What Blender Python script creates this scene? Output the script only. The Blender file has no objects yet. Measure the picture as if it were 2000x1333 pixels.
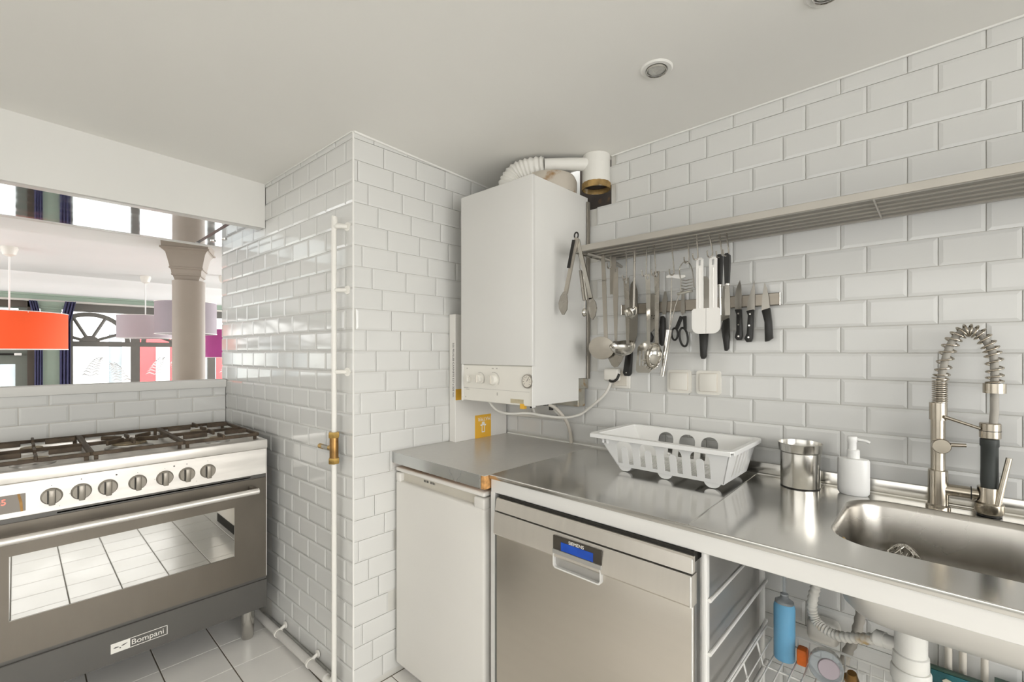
import bpy, bmesh, math, random
from mathutils import Vector, Matrix

sc = bpy.context.scene
COL = sc.collection
random.seed(7)
PI = math.pi

# ------------------------------------------------------------------ camera, world, lights
cam_d = bpy.data.cameras.new('camera')
cam_d.sensor_width = 36.0
cam_d.lens = 16.2
cam_d.shift_y = 0.01175
cam_d.clip_start = 0.02
cam = bpy.data.objects.new('camera', cam_d)
cam.location = (0, 0, 1.31)
cam.rotation_euler = (PI / 2, 0, math.radians(42.856))
COL.objects.link(cam)
sc.camera = cam

world = bpy.data.worlds.new('daylight')
sc.world = world
world.use_nodes = True
bg = world.node_tree.nodes['Background']
bg.inputs[0].default_value = (0.93, 0.96, 1.0, 1)
bg.inputs[1].default_value = 11.0

def area_light(name, loc, target, sx, sy, energy, color=(1, 1, 1), portal=False, spread=180):
    d = bpy.data.lights.new(name, 'AREA')
    d.shape = 'RECTANGLE'
    d.size, d.size_y = sx, sy
    d.energy = energy
    d.color = color
    d.spread = math.radians(spread)
    d.cycles.is_portal = portal
    o = bpy.data.objects.new(name, d)
    o.location = loc
    o.rotation_euler = (Vector(target) - Vector(loc)).to_track_quat('-Z', 'Y').to_euler()
    COL.objects.link(o)
    return o

# daylight at the kitchen's own window (right-hand end wall), plus an added fill lamp behind the camera
# (both point downwards on to floor and lower walls)
area_light('kitchen_window_daylight', (2.395, -0.1, 1.02), (0, -0.1, 0.35), 2.86, 1.76, 86, (1.0, 0.99, 0.97), spread=125)
area_light('kitchen_near_fill', (0.15, -2.385, 1.06), (0.15, 0, 0.45), 4.0, 2.0, 31, (1.0, 0.99, 0.97), spread=140)
# sky portals at the street windows of the dining room
area_light('street_window_sky', (-8.62, 0.1, 1.1), (0, 0.1, 1.1), 6.4, 1.9, 1, portal=True)

# fill lamps added at the windowless side walls to brighten the dining room
area_light('dining_left_fill', (-5.9, -3.12, 1.25), (-5.9, 0, 1.2), 4.6, 1.7, 105, (0.97, 0.985, 1.0))

area_light('dining_right_fill', (-6.0, 5.12, 1.25), (-6.0, 0, 1.2), 4.4, 1.7, 195, (0.97, 0.985, 1.0))  # added fill from the opposite side, lifts the dining ceiling

sc.view_settings.view_transform = 'Standard'
sc.view_settings.look = 'None'
sc.view_settings.gamma = 1.0
sc.view_settings.use_curve_mapping = False
sc.view_settings.exposure = -0.15
sc.cycles.max_bounces = 8
sc.cycles.diffuse_bounces = 4
sc.cycles.glossy_bounces = 5
sc.cycles.use_adaptive_sampling = True
sc.cycles.adaptive_threshold = 0.045
sc.cycles.transmission_bounces = 8
sc.cycles.caustics_reflective = False
sc.cycles.caustics_refractive = False
sc.cycles.sample_clamp_indirect = 6.0

# ------------------------------------------------------------------ materials
MATS = {}
def mat(name, col, rough=0.5, metal=0.0, var=0.04, scale=6.0, stretch=(1, 1, 1), bump=0.0, bscale=None,
        rvar=0.0, spec=0.5, emit=None, estr=0.0, trans=0.0, ior=1.45, alpha=1.0, coat=0.0, spots=None, aniso=0.0, thr=0.6):
    m = bpy.data.materials.new(name)
    m.use_nodes = True
    nt = m.node_tree
    b = nt.nodes['Principled BSDF']
    tc = nt.nodes.new('ShaderNodeTexCoord')
    mp = nt.nodes.new('ShaderNodeMapping')
    mp.inputs['Scale'].default_value = stretch
    nt.links.new(tc.outputs['Object'], mp.inputs[0])
    nz = nt.nodes.new('ShaderNodeTexNoise')
    nz.inputs['Scale'].default_value = scale
    nz.inputs['Detail'].default_value = 5
    nt.links.new(mp.outputs[0], nz.inputs['Vector'])
    cr = nt.nodes.new('ShaderNodeValToRGB')
    cr.color_ramp.elements[0].position = 0.3
    cr.color_ramp.elements[1].position = 0.7
    cr.color_ramp.elements[0].color = tuple(max(0, c * (1 - var)) for c in col) + (1,)
    cr.color_ramp.elements[1].color = tuple(min(1, c * (1 + var)) for c in col) + (1,)
    nt.links.new(nz.outputs['Fac'], cr.inputs[0])
    base = cr.outputs[0]
    if spots:
        n2 = nt.nodes.new('ShaderNodeTexNoise')
        n2.inputs['Scale'].default_value = spots[1]
        n2.inputs['Detail'].default_value = 8
        nt.links.new(tc.outputs['Object'], n2.inputs['Vector'])
        r2 = nt.nodes.new('ShaderNodeValToRGB')
        r2.color_ramp.elements[0].position = thr
        r2.color_ramp.elements[1].position = min(1, thr + 0.1)
        nt.links.new(n2.outputs['Fac'], r2.inputs[0])
        mx = nt.nodes.new('ShaderNodeMixRGB')
        nt.links.new(r2.outputs[0], mx.inputs[0])
        nt.links.new(base, mx.inputs[1])
        mx.inputs[2].default_value = tuple(spots[0]) + (1,)
        base = mx.outputs[0]
    nt.links.new(base, b.inputs['Base Color'])
    b.inputs['Metallic'].default_value = metal
    b.inputs['Roughness'].default_value = rough
    b.inputs['Specular IOR Level'].default_value = spec
    b.inputs['IOR'].default_value = ior
    if aniso:
        b.inputs['Anisotropic'].default_value = aniso
    if rvar:
        mr = nt.nodes.new('ShaderNodeMapRange')
        mr.inputs[1].default_value = 0.3
        mr.inputs[2].default_value = 0.7
        mr.inputs[3].default_value = max(0.0, rough - rvar)
        mr.inputs[4].default_value = rough + rvar
        nt.links.new(nz.outputs['Fac'], mr.inputs[0])
        nt.links.new(mr.outputs[0], b.inputs['Roughness'])
    if bump:
        n3 = nt.nodes.new('ShaderNodeTexNoise')
        n3.inputs['Scale'].default_value = bscale or scale
        n3.inputs['Detail'].default_value = 3
        nt.links.new(mp.outputs[0], n3.inputs['Vector'])
        bp = nt.nodes.new('ShaderNodeBump')
        bp.inputs['Strength'].default_value = bump
        bp.inputs['Distance'].default_value = 0.01
        nt.links.new(n3.outputs['Fac'], bp.inputs['Height'])
        nt.links.new(bp.outputs[0], b.inputs['Normal'])
    if emit:
        b.inputs['Emission Color'].default_value = tuple(emit) + (1,)
        b.inputs['Emission Strength'].default_value = estr
    if trans:
        b.inputs['Transmission Weight'].default_value = trans
    if coat:
        b.inputs['Coat Weight'].default_value = coat
        b.inputs['Coat Roughness'].default_value = 0.05
    b.inputs['Alpha'].default_value = alpha
    MATS[name] = m
    return m

mat('tile', (0.70, 0.697, 0.672), 0.07, var=0.015, scale=3, bump=0.012, bscale=9)
mat('grout', (0.60, 0.57, 0.50), 0.85, var=0.10, scale=14)
mat('grout_white', (0.66, 0.645, 0.60), 0.8, var=0.06, scale=14)
mat('grout_floor', (0.16, 0.135, 0.10), 0.9, var=0.2, scale=20)
mat('floor_tile', (0.87, 0.845, 0.80), 0.22, var=0.03, scale=5, rvar=0.05, bump=0.01, bscale=12)
mat('plaster', (0.75, 0.74, 0.705), 0.7, var=0.015, scale=4, bump=0.02, bscale=30)
mat('ceiling_paint', (0.86, 0.845, 0.80), 0.65, var=0.012, scale=2, bump=0.015, bscale=25)
mat('dining_paint', (0.80, 0.80, 0.79), 0.6, var=0.015, scale=2, bump=0.01, bscale=20)
mat('caulk', (0.84, 0.83, 0.79), 0.5, var=0.02, scale=20)
mat('soot', (0.03, 0.022, 0.016), 0.9, var=0.5, scale=14, spots=((0.22, 0.10, 0.03), 9.0), thr=0.64)
mat('steel', (0.60, 0.585, 0.55), 0.20, 1.0, var=0.06, scale=5, stretch=(1, 14, 1), rvar=0.05)
mat('steel_top', (0.75, 0.735, 0.70), 0.17, 1.0, var=0.08, scale=3.2, stretch=(2, 1, 1), rvar=0.05, bump=0.006, bscale=3)
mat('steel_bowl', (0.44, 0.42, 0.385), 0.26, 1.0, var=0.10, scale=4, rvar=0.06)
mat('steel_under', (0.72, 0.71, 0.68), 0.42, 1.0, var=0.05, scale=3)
mat('apron_white', (0.80, 0.79, 0.76), 0.35, 0.25, var=0.02, scale=3, stretch=(1, 8, 8), rvar=0.05)
mat('steel_door', (0.59, 0.545, 0.48), 0.33, 1.0, var=0.01, scale=4, stretch=(1, 1, 10))
mat('dw_panel', (0.71, 0.67, 0.61), 0.32, 0.85, var=0.02, scale=5, stretch=(12, 1, 1), rvar=0.03)
mat('dw_side', (0.46, 0.45, 0.43), 0.38, 0.7, var=0.05, scale=4)
mat('range_steel', (0.86, 0.83, 0.785), 0.36, 0.72, var=0.05, scale=5, stretch=(1, 1, 9), rvar=0.05)
mat('range_door', (0.185, 0.165, 0.138), 0.32, 0.9, var=0.05, scale=4, stretch=(1, 2, 1), rvar=0.03)
mat('range_drawer', (0.135, 0.13, 0.12), 0.42, 0.6, var=0.04, scale=5)
mat('oven_glass', (0.46, 0.455, 0.435), 0.02, 1.0, var=0.01, scale=3)
mat('knob_grey', (0.30, 0.275, 0.235), 0.38, 0.6, var=0.05, scale=20)
mat('hood_mirror', (0.80, 0.81, 0.83), 0.05, 1.0, var=0.04, scale=8, rvar=0.04)
mat('chrome', (0.62, 0.60, 0.56), 0.10, 1.0, var=0.03, scale=12)
mat('nickel', (0.46, 0.415, 0.345), 0.24, 1.0, var=0.06, scale=20, rvar=0.05)
mat('utensil', (0.40, 0.375, 0.335), 0.27, 1.0, var=0.08, scale=18, rvar=0.06)
mat('utensil_dull', (0.47, 0.435, 0.38), 0.45, 0.8, var=0.07, scale=25, rvar=0.06)
mat('utensil_bright', (0.60, 0.58, 0.54), 0.18, 1.0, var=0.06, scale=25, rvar=0.05)
mat('blade', (0.34, 0.32, 0.285), 0.30, 1.0, var=0.06, scale=15, rvar=0.05)
mat('magnet_bar', (0.33, 0.295, 0.25), 0.35, 0.9, var=0.05, scale=10, stretch=(1, 1, 8))
mat('shelf_metal', (0.52, 0.495, 0.45), 0.36, 0.9, var=0.05, scale=8)
mat('slat_metal_shaded', (0.27, 0.255, 0.225), 0.45, 0.7, var=0.04, scale=8)  # shelf metal darkened to put the slats' unlit underside into the colour
mat('cast_iron', (0.085, 0.060, 0.038), 0.6, 0.15, var=0.35, scale=25, bump=0.15, bscale=60)
mat('burner', (0.36, 0.29, 0.19), 0.5, 0.5, var=0.25, scale=20)
mat('burner_alu', (0.62, 0.60, 0.57), 0.35, 0.9, var=0.15, scale=20)
mat('black', (0.018, 0.017, 0.015), 0.32, var=0.2, scale=15)
mat('black_matt', (0.02, 0.018, 0.014), 0.75, var=0.2, scale=15)
mat('rubber', (0.05, 0.055, 0.052), 0.5, var=0.2, scale=10)
mat('enamel', (0.76, 0.75, 0.715), 0.28, var=0.012, scale=3, coat=0.15)
mat('enamel_grey', (0.70, 0.69, 0.66), 0.30, var=0.012, scale=3)
mat('cream', (0.71, 0.665, 0.585), 0.38, var=0.03, scale=8)
mat('cream_light', (0.79, 0.765, 0.70), 0.36, var=0.02, scale=8)
mat('tape', (0.52, 0.45, 0.30), 0.5, var=0.15, scale=30)
mat('fridge_white', (0.74, 0.72, 0.675), 0.26, var=0.015, scale=3)
mat('fridge_grip', (0.58, 0.545, 0.47), 0.35, var=0.02, scale=4)
mat('laminate', (0.60, 0.585, 0.55), 0.24, 0.1, var=0.015, scale=60)
mat('alu_edge', (0.64, 0.65, 0.645), 0.26, 1.0, var=0.05, scale=4, rvar=0.06)
mat('chipboard', (0.62, 0.33, 0.12), 0.8, var=0.3, scale=70)
mat('card', (0.79, 0.77, 0.725), 0.6, var=0.015, scale=4)
mat('card_orange', (0.86, 0.48, 0.05), 0.55, var=0.03, scale=5)
mat('ink', (0.10, 0.095, 0.085), 0.6, var=0.1, scale=10)
mat('ink_pale', (0.46, 0.44, 0.40), 0.6, var=0.1, scale=10)
mat('print_white', (0.88, 0.86, 0.80), 0.5, var=0.02, scale=10)
mat('white_plastic', (0.88, 0.875, 0.85), 0.30, var=0.012, scale=5)
mat('white_silicone', (0.86, 0.84, 0.80), 0.42, var=0.015, scale=8)
mat('pvc', (0.82, 0.81, 0.76), 0.35, var=0.03, scale=10)
mat('hose_stained', (0.76, 0.74, 0.68), 0.5, var=0.04, scale=10, spots=((0.55, 0.38, 0.16), 12.0), thr=0.62)
mat('hose_grey', (0.40, 0.375, 0.33), 0.55, var=0.08, scale=10)
mat('pipe_paint', (0.82, 0.80, 0.745), 0.35, var=0.02, scale=10, spots=((0.60, 0.46, 0.30), 14.0), thr=0.70)
mat('pipe_floor', (0.66, 0.64, 0.60), 0.4, var=0.04, scale=10)
mat('brass', (0.50, 0.33, 0.11), 0.30, 1.0, var=0.25, scale=30, rvar=0.1)
mat('brass_dark', (0.30, 0.17, 0.06), 0.38, 0.9, var=0.3, scale=25)
mat('galvanised', (0.45, 0.43, 0.37), 0.5, 0.6, var=0.2, scale=14, spots=((0.36, 0.22, 0.08), 18.0), thr=0.58)
mat('flue_white', (0.80, 0.785, 0.735), 0.4, var=0.02, scale=10)
mat('flue_beige', (0.58, 0.53, 0.455), 0.5, 0.2, var=0.06, scale=8, spots=((0.34, 0.19, 0.07), 11.0), thr=0.63)
mat('rust', (0.34, 0.22, 0.08), 0.75, 0.05, var=0.4, scale=22, spots=((0.62, 0.55, 0.42), 16.0), thr=0.55)
mat('wire_white', (0.80, 0.79, 0.755), 0.32, 0.1, var=0.02, scale=10)
mat('blue_soap', (0.20, 0.52, 0.80), 0.10, var=0.03, scale=6, trans=0.1)
mat('clear_plastic', (0.80, 0.86, 0.90), 0.08, var=0.02, scale=6, trans=0.75)
mat('orange_pad', (0.82, 0.17, 0.02), 0.55, var=0.25, scale=30)
mat('scourer', (0.62, 0.60, 0.56), 0.25, 1.0, var=0.1, scale=40)
mat('teal_paint', (0.012, 0.10, 0.115), 0.35, var=0.6, scale=22, spots=((0.16, 0.38, 0.36), 34.0), thr=0.60)
mat('cream_paint', (0.62, 0.58, 0.46), 0.4, var=0.15, scale=20)
mat('frame_green', (0.03, 0.07, 0.05), 0.4, var=0.3, scale=20)
mat('led_red', (0.5, 0.1, 0.08), 0.5, emit=(1.0, 0.16, 0.11), estr=2.2)
mat('display_glass', (0.30, 0.27, 0.24), 0.10, var=0.05, scale=8)
mat('lcd_blue', (0.005, 0.05, 0.32), 0.25, var=0.5, scale=10, emit=(0.0, 0.08, 0.55), estr=0.28)
mat('panel_dark', (0.05, 0.042, 0.032), 0.22, var=0.2, scale=10)
mat('lens_grey', (0.66, 0.65, 0.61), 0.15, 0.5, var=0.2, scale=60)
# dining room and street
mat('shade_red', (0.90, 0.10, 0.022), 0.7, var=0.03, scale=5, emit=(0.9, 0.09, 0.018), estr=0.16)
mat('shade_lilac', (0.46, 0.40, 0.43), 0.8, var=0.02, scale=5)
mat('shade_grey', (0.36, 0.315, 0.345), 0.8, var=0.03, scale=5)
mat('shade_magenta', (0.42, 0.07, 0.27), 0.8, var=0.04, scale=5)
mat('column_paint', (0.36, 0.305, 0.255), 0.55, var=0.03, scale=6)
mat('green_paint', (0.30, 0.38, 0.31), 0.5, var=0.04, scale=6)
mat('frame_dark', (0.14, 0.135, 0.12), 0.5, var=0.05, scale=6)
mat('door_brown', (0.085, 0.07, 0.055), 0.5, var=0.08, scale=6)
mat('door_green', (0.16, 0.18, 0.155), 0.5, var=0.05, scale=6)
mat('curtain_navy', (0.06, 0.06, 0.13), 0.9, var=0.1, scale=8)
mat('frost', (0.75, 0.77, 0.77), 0.8, var=0.05, scale=10)
mat('parquet', (0.46, 0.42, 0.37), 0.4, var=0.2, scale=4, stretch=(1, 8, 1))
mat('stone', (0.62, 0.60, 0.56), 0.8, var=0.05, scale=2)
mat('shop_red', (0.55, 0.05, 0.05), 0.6, var=0.05, scale=4)
mat('street_grey', (0.34, 0.34, 0.33), 0.85, var=0.08, scale=2)
mat('dark_pane', (0.22, 0.23, 0.235), 0.1, var=0.1, scale=2)
mat('shop_white', (0.74, 0.73, 0.71), 0.7, var=0.03, scale=2)

def glass_mat():
    m = bpy.data.materials.new('window_glass')
    m.use_nodes = True
    nt = m.node_tree
    nt.nodes.clear()
    out = nt.nodes.new('ShaderNodeOutputMaterial')
    tr = nt.nodes.new('ShaderNodeBsdfTransparent')
    tr.inputs[0].default_value = (0.96, 0.98, 0.97, 1)
    gl = nt.nodes.new('ShaderNodeBsdfGlossy')
    gl.inputs['Roughness'].default_value = 0.03
    lw = nt.nodes.new('ShaderNodeLayerWeight')
    lw.inputs[0].default_value = 0.12
    mx = nt.nodes.new('ShaderNodeMixShader')
    nt.links.new(lw.outputs['Fresnel'], mx.inputs[0])
    nt.links.new(tr.outputs[0], mx.inputs[1])
    nt.links.new(gl.outputs[0], mx.inputs[2])
    nt.links.new(mx.outputs[0], out.inputs[0])
    MATS['window_glass'] = m
glass_mat()

# ------------------------------------------------------------------ geometry helpers
def B():
    return bmesh.new()

def merge(bm, tmp):
    me = bpy.data.meshes.new('tmp')
    tmp.to_mesh(me)
    tmp.free()
    bm.from_mesh(me)
    bpy.data.meshes.remove(me)

def box(bm, x0, x1, y0, y1, z0, z1, bev=0.0, seg=2, M=None):
    t = bmesh.new()
    vs = [t.verts.new((x, y, z)) for z in (z0, z1) for y in (y0, y1) for x in (x0, x1)]
    for f in ((0, 2, 3, 1), (4, 5, 7, 6), (0, 1, 5, 4), (2, 6, 7, 3), (0, 4, 6, 2), (1, 3, 7, 5)):
        t.faces.new([vs[i] for i in f])
    if bev:
        bmesh.ops.bevel(t, geom=list(t.edges), offset=bev, segments=seg, profile=0.5, affect='EDGES', clamp_overlap=True)
    if M is not None:
        bmesh.ops.transform(t, matrix=M, verts=t.verts)
    merge(bm, t)
    return bm

def frame_of(d):
    d = Vector(d).normalized()
    a = Vector((0, 0, 1)) if abs(d.z) < 0.9 else Vector((1, 0, 0))
    x = d.cross(a).normalized()
    y = d.cross(x).normalized()
    return x, y, d

def lathe(bm, prof, origin=(0, 0, 0), axis=(0, 0, 1), n=24, cap0=True, cap1=True, sx=1.0, sy=1.0):
    """prof: list of (radius, height along axis)"""
    x, y, d = frame_of(axis)
    o = Vector(origin)
    rings = []
    for r, h in prof:
        ring = []
        for i in range(n):
            a = 2 * PI * i / n
            ring.append(bm.verts.new(o + d * h + x * (r * sx * math.cos(a)) + y * (r * sy * math.sin(a))))
        rings.append(ring)
    for a, b in zip(rings, rings[1:]):
        for i in range(n):
            bm.faces.new((a[i], a[(i + 1) % n], b[(i + 1) % n], b[i]))
    if cap0:
        bm.faces.new(list(reversed(rings[0])))
    if cap1:
        bm.faces.new(rings[-1])
    return bm

def cyl(bm, p0, p1, r, r1=None, n=16):
    p0, p1 = Vector(p0), Vector(p1)
    return lathe(bm, [(r, 0), (r if r1 is None else r1, (p1 - p0).length)], p0, p1 - p0, n)

def smooth_path(pts, k=6):
    P = [Vector(p) for p in pts]
    out = []
    for i in range(len(P) - 1):
        p0 = P[max(i - 1, 0)]; p1 = P[i]; p2 = P[i + 1]; p3 = P[min(i + 2, len(P) - 1)]
        for j in range(k):
            t = j / k
            out.append(0.5 * ((2 * p1) + (p2 - p0) * t + (2 * p0 - 5 * p1 + 4 * p2 - p3) * t * t + (3 * p1 - p0 - 3 * p2 + p3) * t ** 3))
    out.append(P[-1])
    return out

def tube(bm, pts, r, n=10, cap=True, closed=False, rfun=None):
    P = [Vector(p) for p in pts]
    m = len(P)
    T = []
    for i in range(m):
        if closed:
            T.append((P[(i + 1) % m] - P[i - 1]).normalized())
        else:
            T.append((P[min(i + 1, m - 1)] - P[max(i - 1, 0)]).normalized())
    x, y, _ = frame_of(T[0])
    rings = []
    for i in range(m):
        if i:
            ax = T[i - 1].cross(T[i])
            if ax.length > 1e-9:
                q = Matrix.Rotation(T[i - 1].angle(T[i]), 3, ax.normalized())
                x = q @ x; y = q @ y
        rr = rfun(i) if rfun else r
        rings.append([bm.verts.new(P[i] + x * rr * math.cos(2 * PI * k / n) + y * rr * math.sin(2 * PI * k / n)) for k in range(n)])
    seq = list(zip(rings, rings[1:])) + ([(rings[-1], rings[0])] if closed else [])
    for a, b in seq:
        for k in range(n):
            bm.faces.new((a[k], a[(k + 1) % n], b[(k + 1) % n], b[k]))
    if cap and not closed:
        bm.faces.new(list(reversed(rings[0])))
        bm.faces.new(rings[-1])
    return bm

def plate(bm, outer, holes=(), t=0.002, fn=None):
    """flat outline (2D), with holes, given thickness t; fn maps (a, b, depth) -> point"""
    fn = fn or (lambda a, b, d: (a, d, b))
    tmp = bmesh.new()
    loops = []
    for lp in [outer] + list(holes):
        vs = [tmp.verts.new((p[0], p[1], 0)) for p in lp]
        loops.append(vs)
        for i in range(len(vs)):
            tmp.edges.new((vs[i], vs[(i + 1) % len(vs)]))
    bmesh.ops.triangle_fill(tmp, use_beauty=True, use_dissolve=False, edges=list(tmp.edges))
    tmp.verts.index_update()
    co = [(v.co.x, v.co.y) for v in tmp.verts]
    tris = [[v.index for v in f.verts] for f in tmp.faces]
    lidx = [[v.index for v in lp] for lp in loops]
    tmp.free()
    t2 = bmesh.new()
    a = [t2.verts.new(fn(x, y, 0)) for x, y in co]
    b = [t2.verts.new(fn(x, y, t)) for x, y in co]
    for f in tris:
        t2.faces.new([a[i] for i in f])
        t2.faces.new([b[i] for i in reversed(f)])
    for lp in lidx:
        for i in range(len(lp)):
            j = (i + 1) % len(lp)
            t2.faces.new((a[lp[i]], a[lp[j]], b[lp[j]], b[lp[i]]))
    bmesh.ops.recalc_face_normals(t2, faces=t2.faces)
    merge(bm, t2)
    return bm

def FY(v0, s=1):          # outline in (u, z), thickness along +v from v0
    return lambda a, b, d: (a, v0 + s * d, b)
def FX(u0, s=1):          # outline in (v, z), thickness along u
    return lambda a, b, d: (u0 + s * d, a, b)
def FZ(z0, s=1):          # outline in (u, v), thickness along z
    return lambda a, b, d: (a, b, z0 + s * d)

def rrect(x0, x1, y0, y1, r, n=6):
    out = []
    for cx, cy, a0 in ((x1 - r, y1 - r, 0), (x0 + r, y1 - r, 90), (x0 + r, y0 + r, 180), (x1 - r, y0 + r, 270)):
        for i in range(n + 1):
            a = math.radians(a0 + 90 * i / n)
            out.append((cx + r * math.cos(a), cy + r * math.sin(a)))
    return out

def arc(cx, cy, rx, ry, a0, a1, n=10):
    return [(cx + rx * math.cos(math.radians(a0 + (a1 - a0) * i / n)), cy + ry * math.sin(math.radians(a0 + (a1 - a0) * i / n))) for i in range(n + 1)]

def wloc(o):
    v = Vector((0, 0, 0))
    while o is not None:
        v = v + o.location
        o = o.parent
    return v

def obj(name, bm, m, parent=None, angle=35, normals=True):
    """one mesh object from world-space geometry; origin at its parent's base"""
    if normals:
        bmesh.ops.recalc_face_normals(bm, faces=bm.faces)
    if parent is not None:
        bmesh.ops.translate(bm, vec=-wloc(parent), verts=bm.verts)
    me = bpy.data.meshes.new(name)
    bm.to_mesh(me)
    bm.free()
    if angle:
        me.polygons.foreach_set('use_smooth', [True] * len(me.polygons))
        me.set_sharp_from_angle(angle=math.radians(angle))
    me.materials.append(MATS[m])
    o = bpy.data.objects.new(name, me)
    COL.objects.link(o)
    if parent is not None:
        o.parent = parent
    return o

def tag(o, label, cat, group=None):
    o['label'] = label
    o['category'] = cat
    if group:
        o['group'] = group
    return o

def thing(name, label, cat, loc=(0, 0, 0), group=None):
    o = bpy.data.objects.new(name, None)
    o.empty_display_size = 0.05
    o.location = loc
    COL.objects.link(o)
    return tag(o, label, cat, group)

def struct(name, bm, m, parent=None, angle=35):
    o = obj(name, bm, m, parent, angle)
    if parent is None:
        o['kind'] = 'structure'
    return o

def text(name, s, size, M, m, parent, extrude=0.0003, sx=1.0, align='LEFT'):
    c = bpy.data.curves.new(name, 'FONT')
    c.body = s
    c.size = size
    c.extrude = extrude
    c.align_x = align
    c.materials.append(MATS[m])
    tmp = bpy.data.objects.new(name + '_curve', c)
    COL.objects.link(tmp)
    dg = bpy.context.evaluated_depsgraph_get()
    me = bpy.data.meshes.new_from_object(tmp.evaluated_get(dg))
    bpy.data.objects.remove(tmp)
    bpy.data.curves.remove(c)
    me.name = name
    o = bpy.data.objects.new(name, me)
    COL.objects.link(o)
    o.parent = parent
    o.matrix_basis = Matrix.Translation(-wloc(parent)) @ M @ Matrix.Diagonal((sx, 1, 1, 1))
    o['kind'] = 'stuff'
    return o

def basis(origin, xdir, ydir):
    x = Vector(xdir).normalized(); y = Vector(ydir).normalized(); z = x.cross(y)
    M = Matrix((x, y, z)).transposed().to_4x4()
    M.translation = Vector(origin)
    return M

def ceil_z(u, v):
    return 2.124 + 0.0088 * (u + 0.99) - 0.042 * (v - 1.676)
# ------------------------------------------------------------------ kitchen shell
TD = 0.0052           # how far a tile stands out of the grout bed
def tile_mesh(w, h, bev=(1, 1, 1, 1), b=0.0085, flat=0.68):
    """metro tile: x along the wall, z up, face towards -y, back at y=0 (sunk 1 mm)"""
    bl, br, bb, bt = [min(b, w * 0.35, h * 0.35) * k for k in bev]
    x0, x1, z0, z1 = -w / 2, w / 2, -h / 2, h / 2
    ys = -TD * flat
    V = []
    for y in (0.001, ys):
        V += [(x0, y, z0), (x1, y, z0), (x1, y, z1), (x0, y, z1)]
    V += [(x0 + bl, -TD, z0 + bb), (x1 - br, -TD, z0 + bb), (x1 - br, -TD, z1 - bt), (x0 + bl, -TD, z1 - bt)]
    F = []
    for a, c in ((0, 4), (4, 8)):
        for i in range(4):
            j = (i + 1) % 4
            F.append((a + i, a + j, c + j, c + i))
    F.append((8, 9, 10, 11))
    me = bpy.data.meshes.new('tile')
    me.from_pydata(V, [], F)
    me.materials.append(MATS['tile'])
    return me

def lay_tiles(wall, org, d, L, z0, z1, zref, pitch_z, pitch_x, phase, joint=0.0022, skip=None, jit=0.0022, name='tile', flat=0.68, joined=False):
    """tiles on a vertical wall face: org = start point of the grout face, d = unit direction along it"""
    cache = {}
    n = 0
    field = B() if joined else None
    ang = math.atan2(d[1], d[0])
    k0 = math.floor((z0 - zref) / pitch_z) - 1
    k1 = math.ceil((z1 - zref) / pitch_z) + 1
    for k in range(k0, k1):
        ra, rb = zref + k * pitch_z, zref + (k + 1) * pitch_z
        ca, cb = max(ra, z0), min(rb, z1)
        if cb - ca < 0.012:
            continue
        ph = phase(k)
        j0 = math.floor((0 - ph) / pitch_x) - 1
        j1 = math.ceil((L - ph) / pitch_x) + 1
        for j in range(j0, j1):
            sa, sb = ph + j * pitch_x, ph + (j + 1) * pitch_x
            ta, tb = max(sa, 0), min(sb, L)
            if tb - ta < 0.012:
                continue
            ms, mz = (ta + tb) / 2, (ca + cb) / 2
            if skip and skip(ms, mz, ta, tb, ca, cb):
                continue
            bev = (ta == sa, tb == sb, ca == ra, cb == rb)
            key = (round(tb - ta, 4), round(cb - ca, 4), bev)
            if key not in cache:
                cache[key] = tile_mesh(tb - ta - joint, cb - ca - joint, bev, flat=flat)
            if joined:
                t = bmesh.new()
                t.from_mesh(cache[key])
                bmesh.ops.transform(t, matrix=Matrix.Translation((org[0] + d[0] * ms, org[1] + d[1] * ms, mz)) @ Matrix.Rotation(ang, 4, 'Z'), verts=t.verts)
                merge(field, t)
                continue
            o = bpy.data.objects.new(name, cache[key])
            o.location = (org[0] + d[0] * ms, org[1] + d[1] * ms, mz)
            full = abs((tb - ta) - pitch_x) < 1e-4
            o.rotation_euler = (random.gauss(0, jit), random.gauss(0, jit * 0.4), ang + random.gauss(0, jit))
            o.parent = wall
            COL.objects.link(o)
            n += 1
    if joined:
        obj(name, field, 'tile', wall, angle=0, normals=False)['kind'] = 'stuff'
    return n

# --- right wall (v = 1.676), with the sooty flue opening beside the boiler
VG = 1.676 + TD
bm = B()
box(bm, -1.80, -1.25, VG, VG + 0.20, -0.05, 2.30)
box(bm, -1.25, -0.997, VG, VG + 0.20, -0.05, 1.925)
box(bm, -0.997, 2.45, VG, VG + 0.20, -0.05, 2.36)
wall_right = struct('wall_right', bm, 'grout_white', angle=0)
def skip_r(ms, mz, ta, tb, ca, cb):
    u = -1.63 + ms
    if mz < 0.90 and u < -0.47: return True
    if mz < 0.10: return True
    if u < -0.997 and u > -1.25 and mz > 1.925: return True
    if u > 0.62: return True
    if u < -1.12 and 1.12 < mz < 1.95: return True
    return False
def ph_r(k):
    base = -0.0025 if k % 2 else -0.0648
    return (base + 1.63) % 0.1517
n = lay_tiles(wall_right, (-1.63, VG), (1, 0), 2.3, 0.0, 2.145, 1.31, 0.07735, 0.1517, ph_r, skip=skip_r, jit=0.0016)
lay_tiles(wall_right, (-1.63, VG), (1, 0), 4.02, 0.0, 2.155, 1.31, 0.07735, 0.1517, ph_r, skip=lambda ms, mz, *a: ms - 1.63 <= 0.62, joined=True, name='tile_field')
bm = B()
box(bm, -1.25, -0.997, VG + 0.14, VG + 0.16, 1.90, 2.30)
box(bm, -1.25, -0.997, VG + 0.001, VG + 0.15, 1.905, 1.924)
box(bm, -0.9965, -0.990, VG + 0.003, VG + 0.15, 1.92, 2.30)
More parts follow.
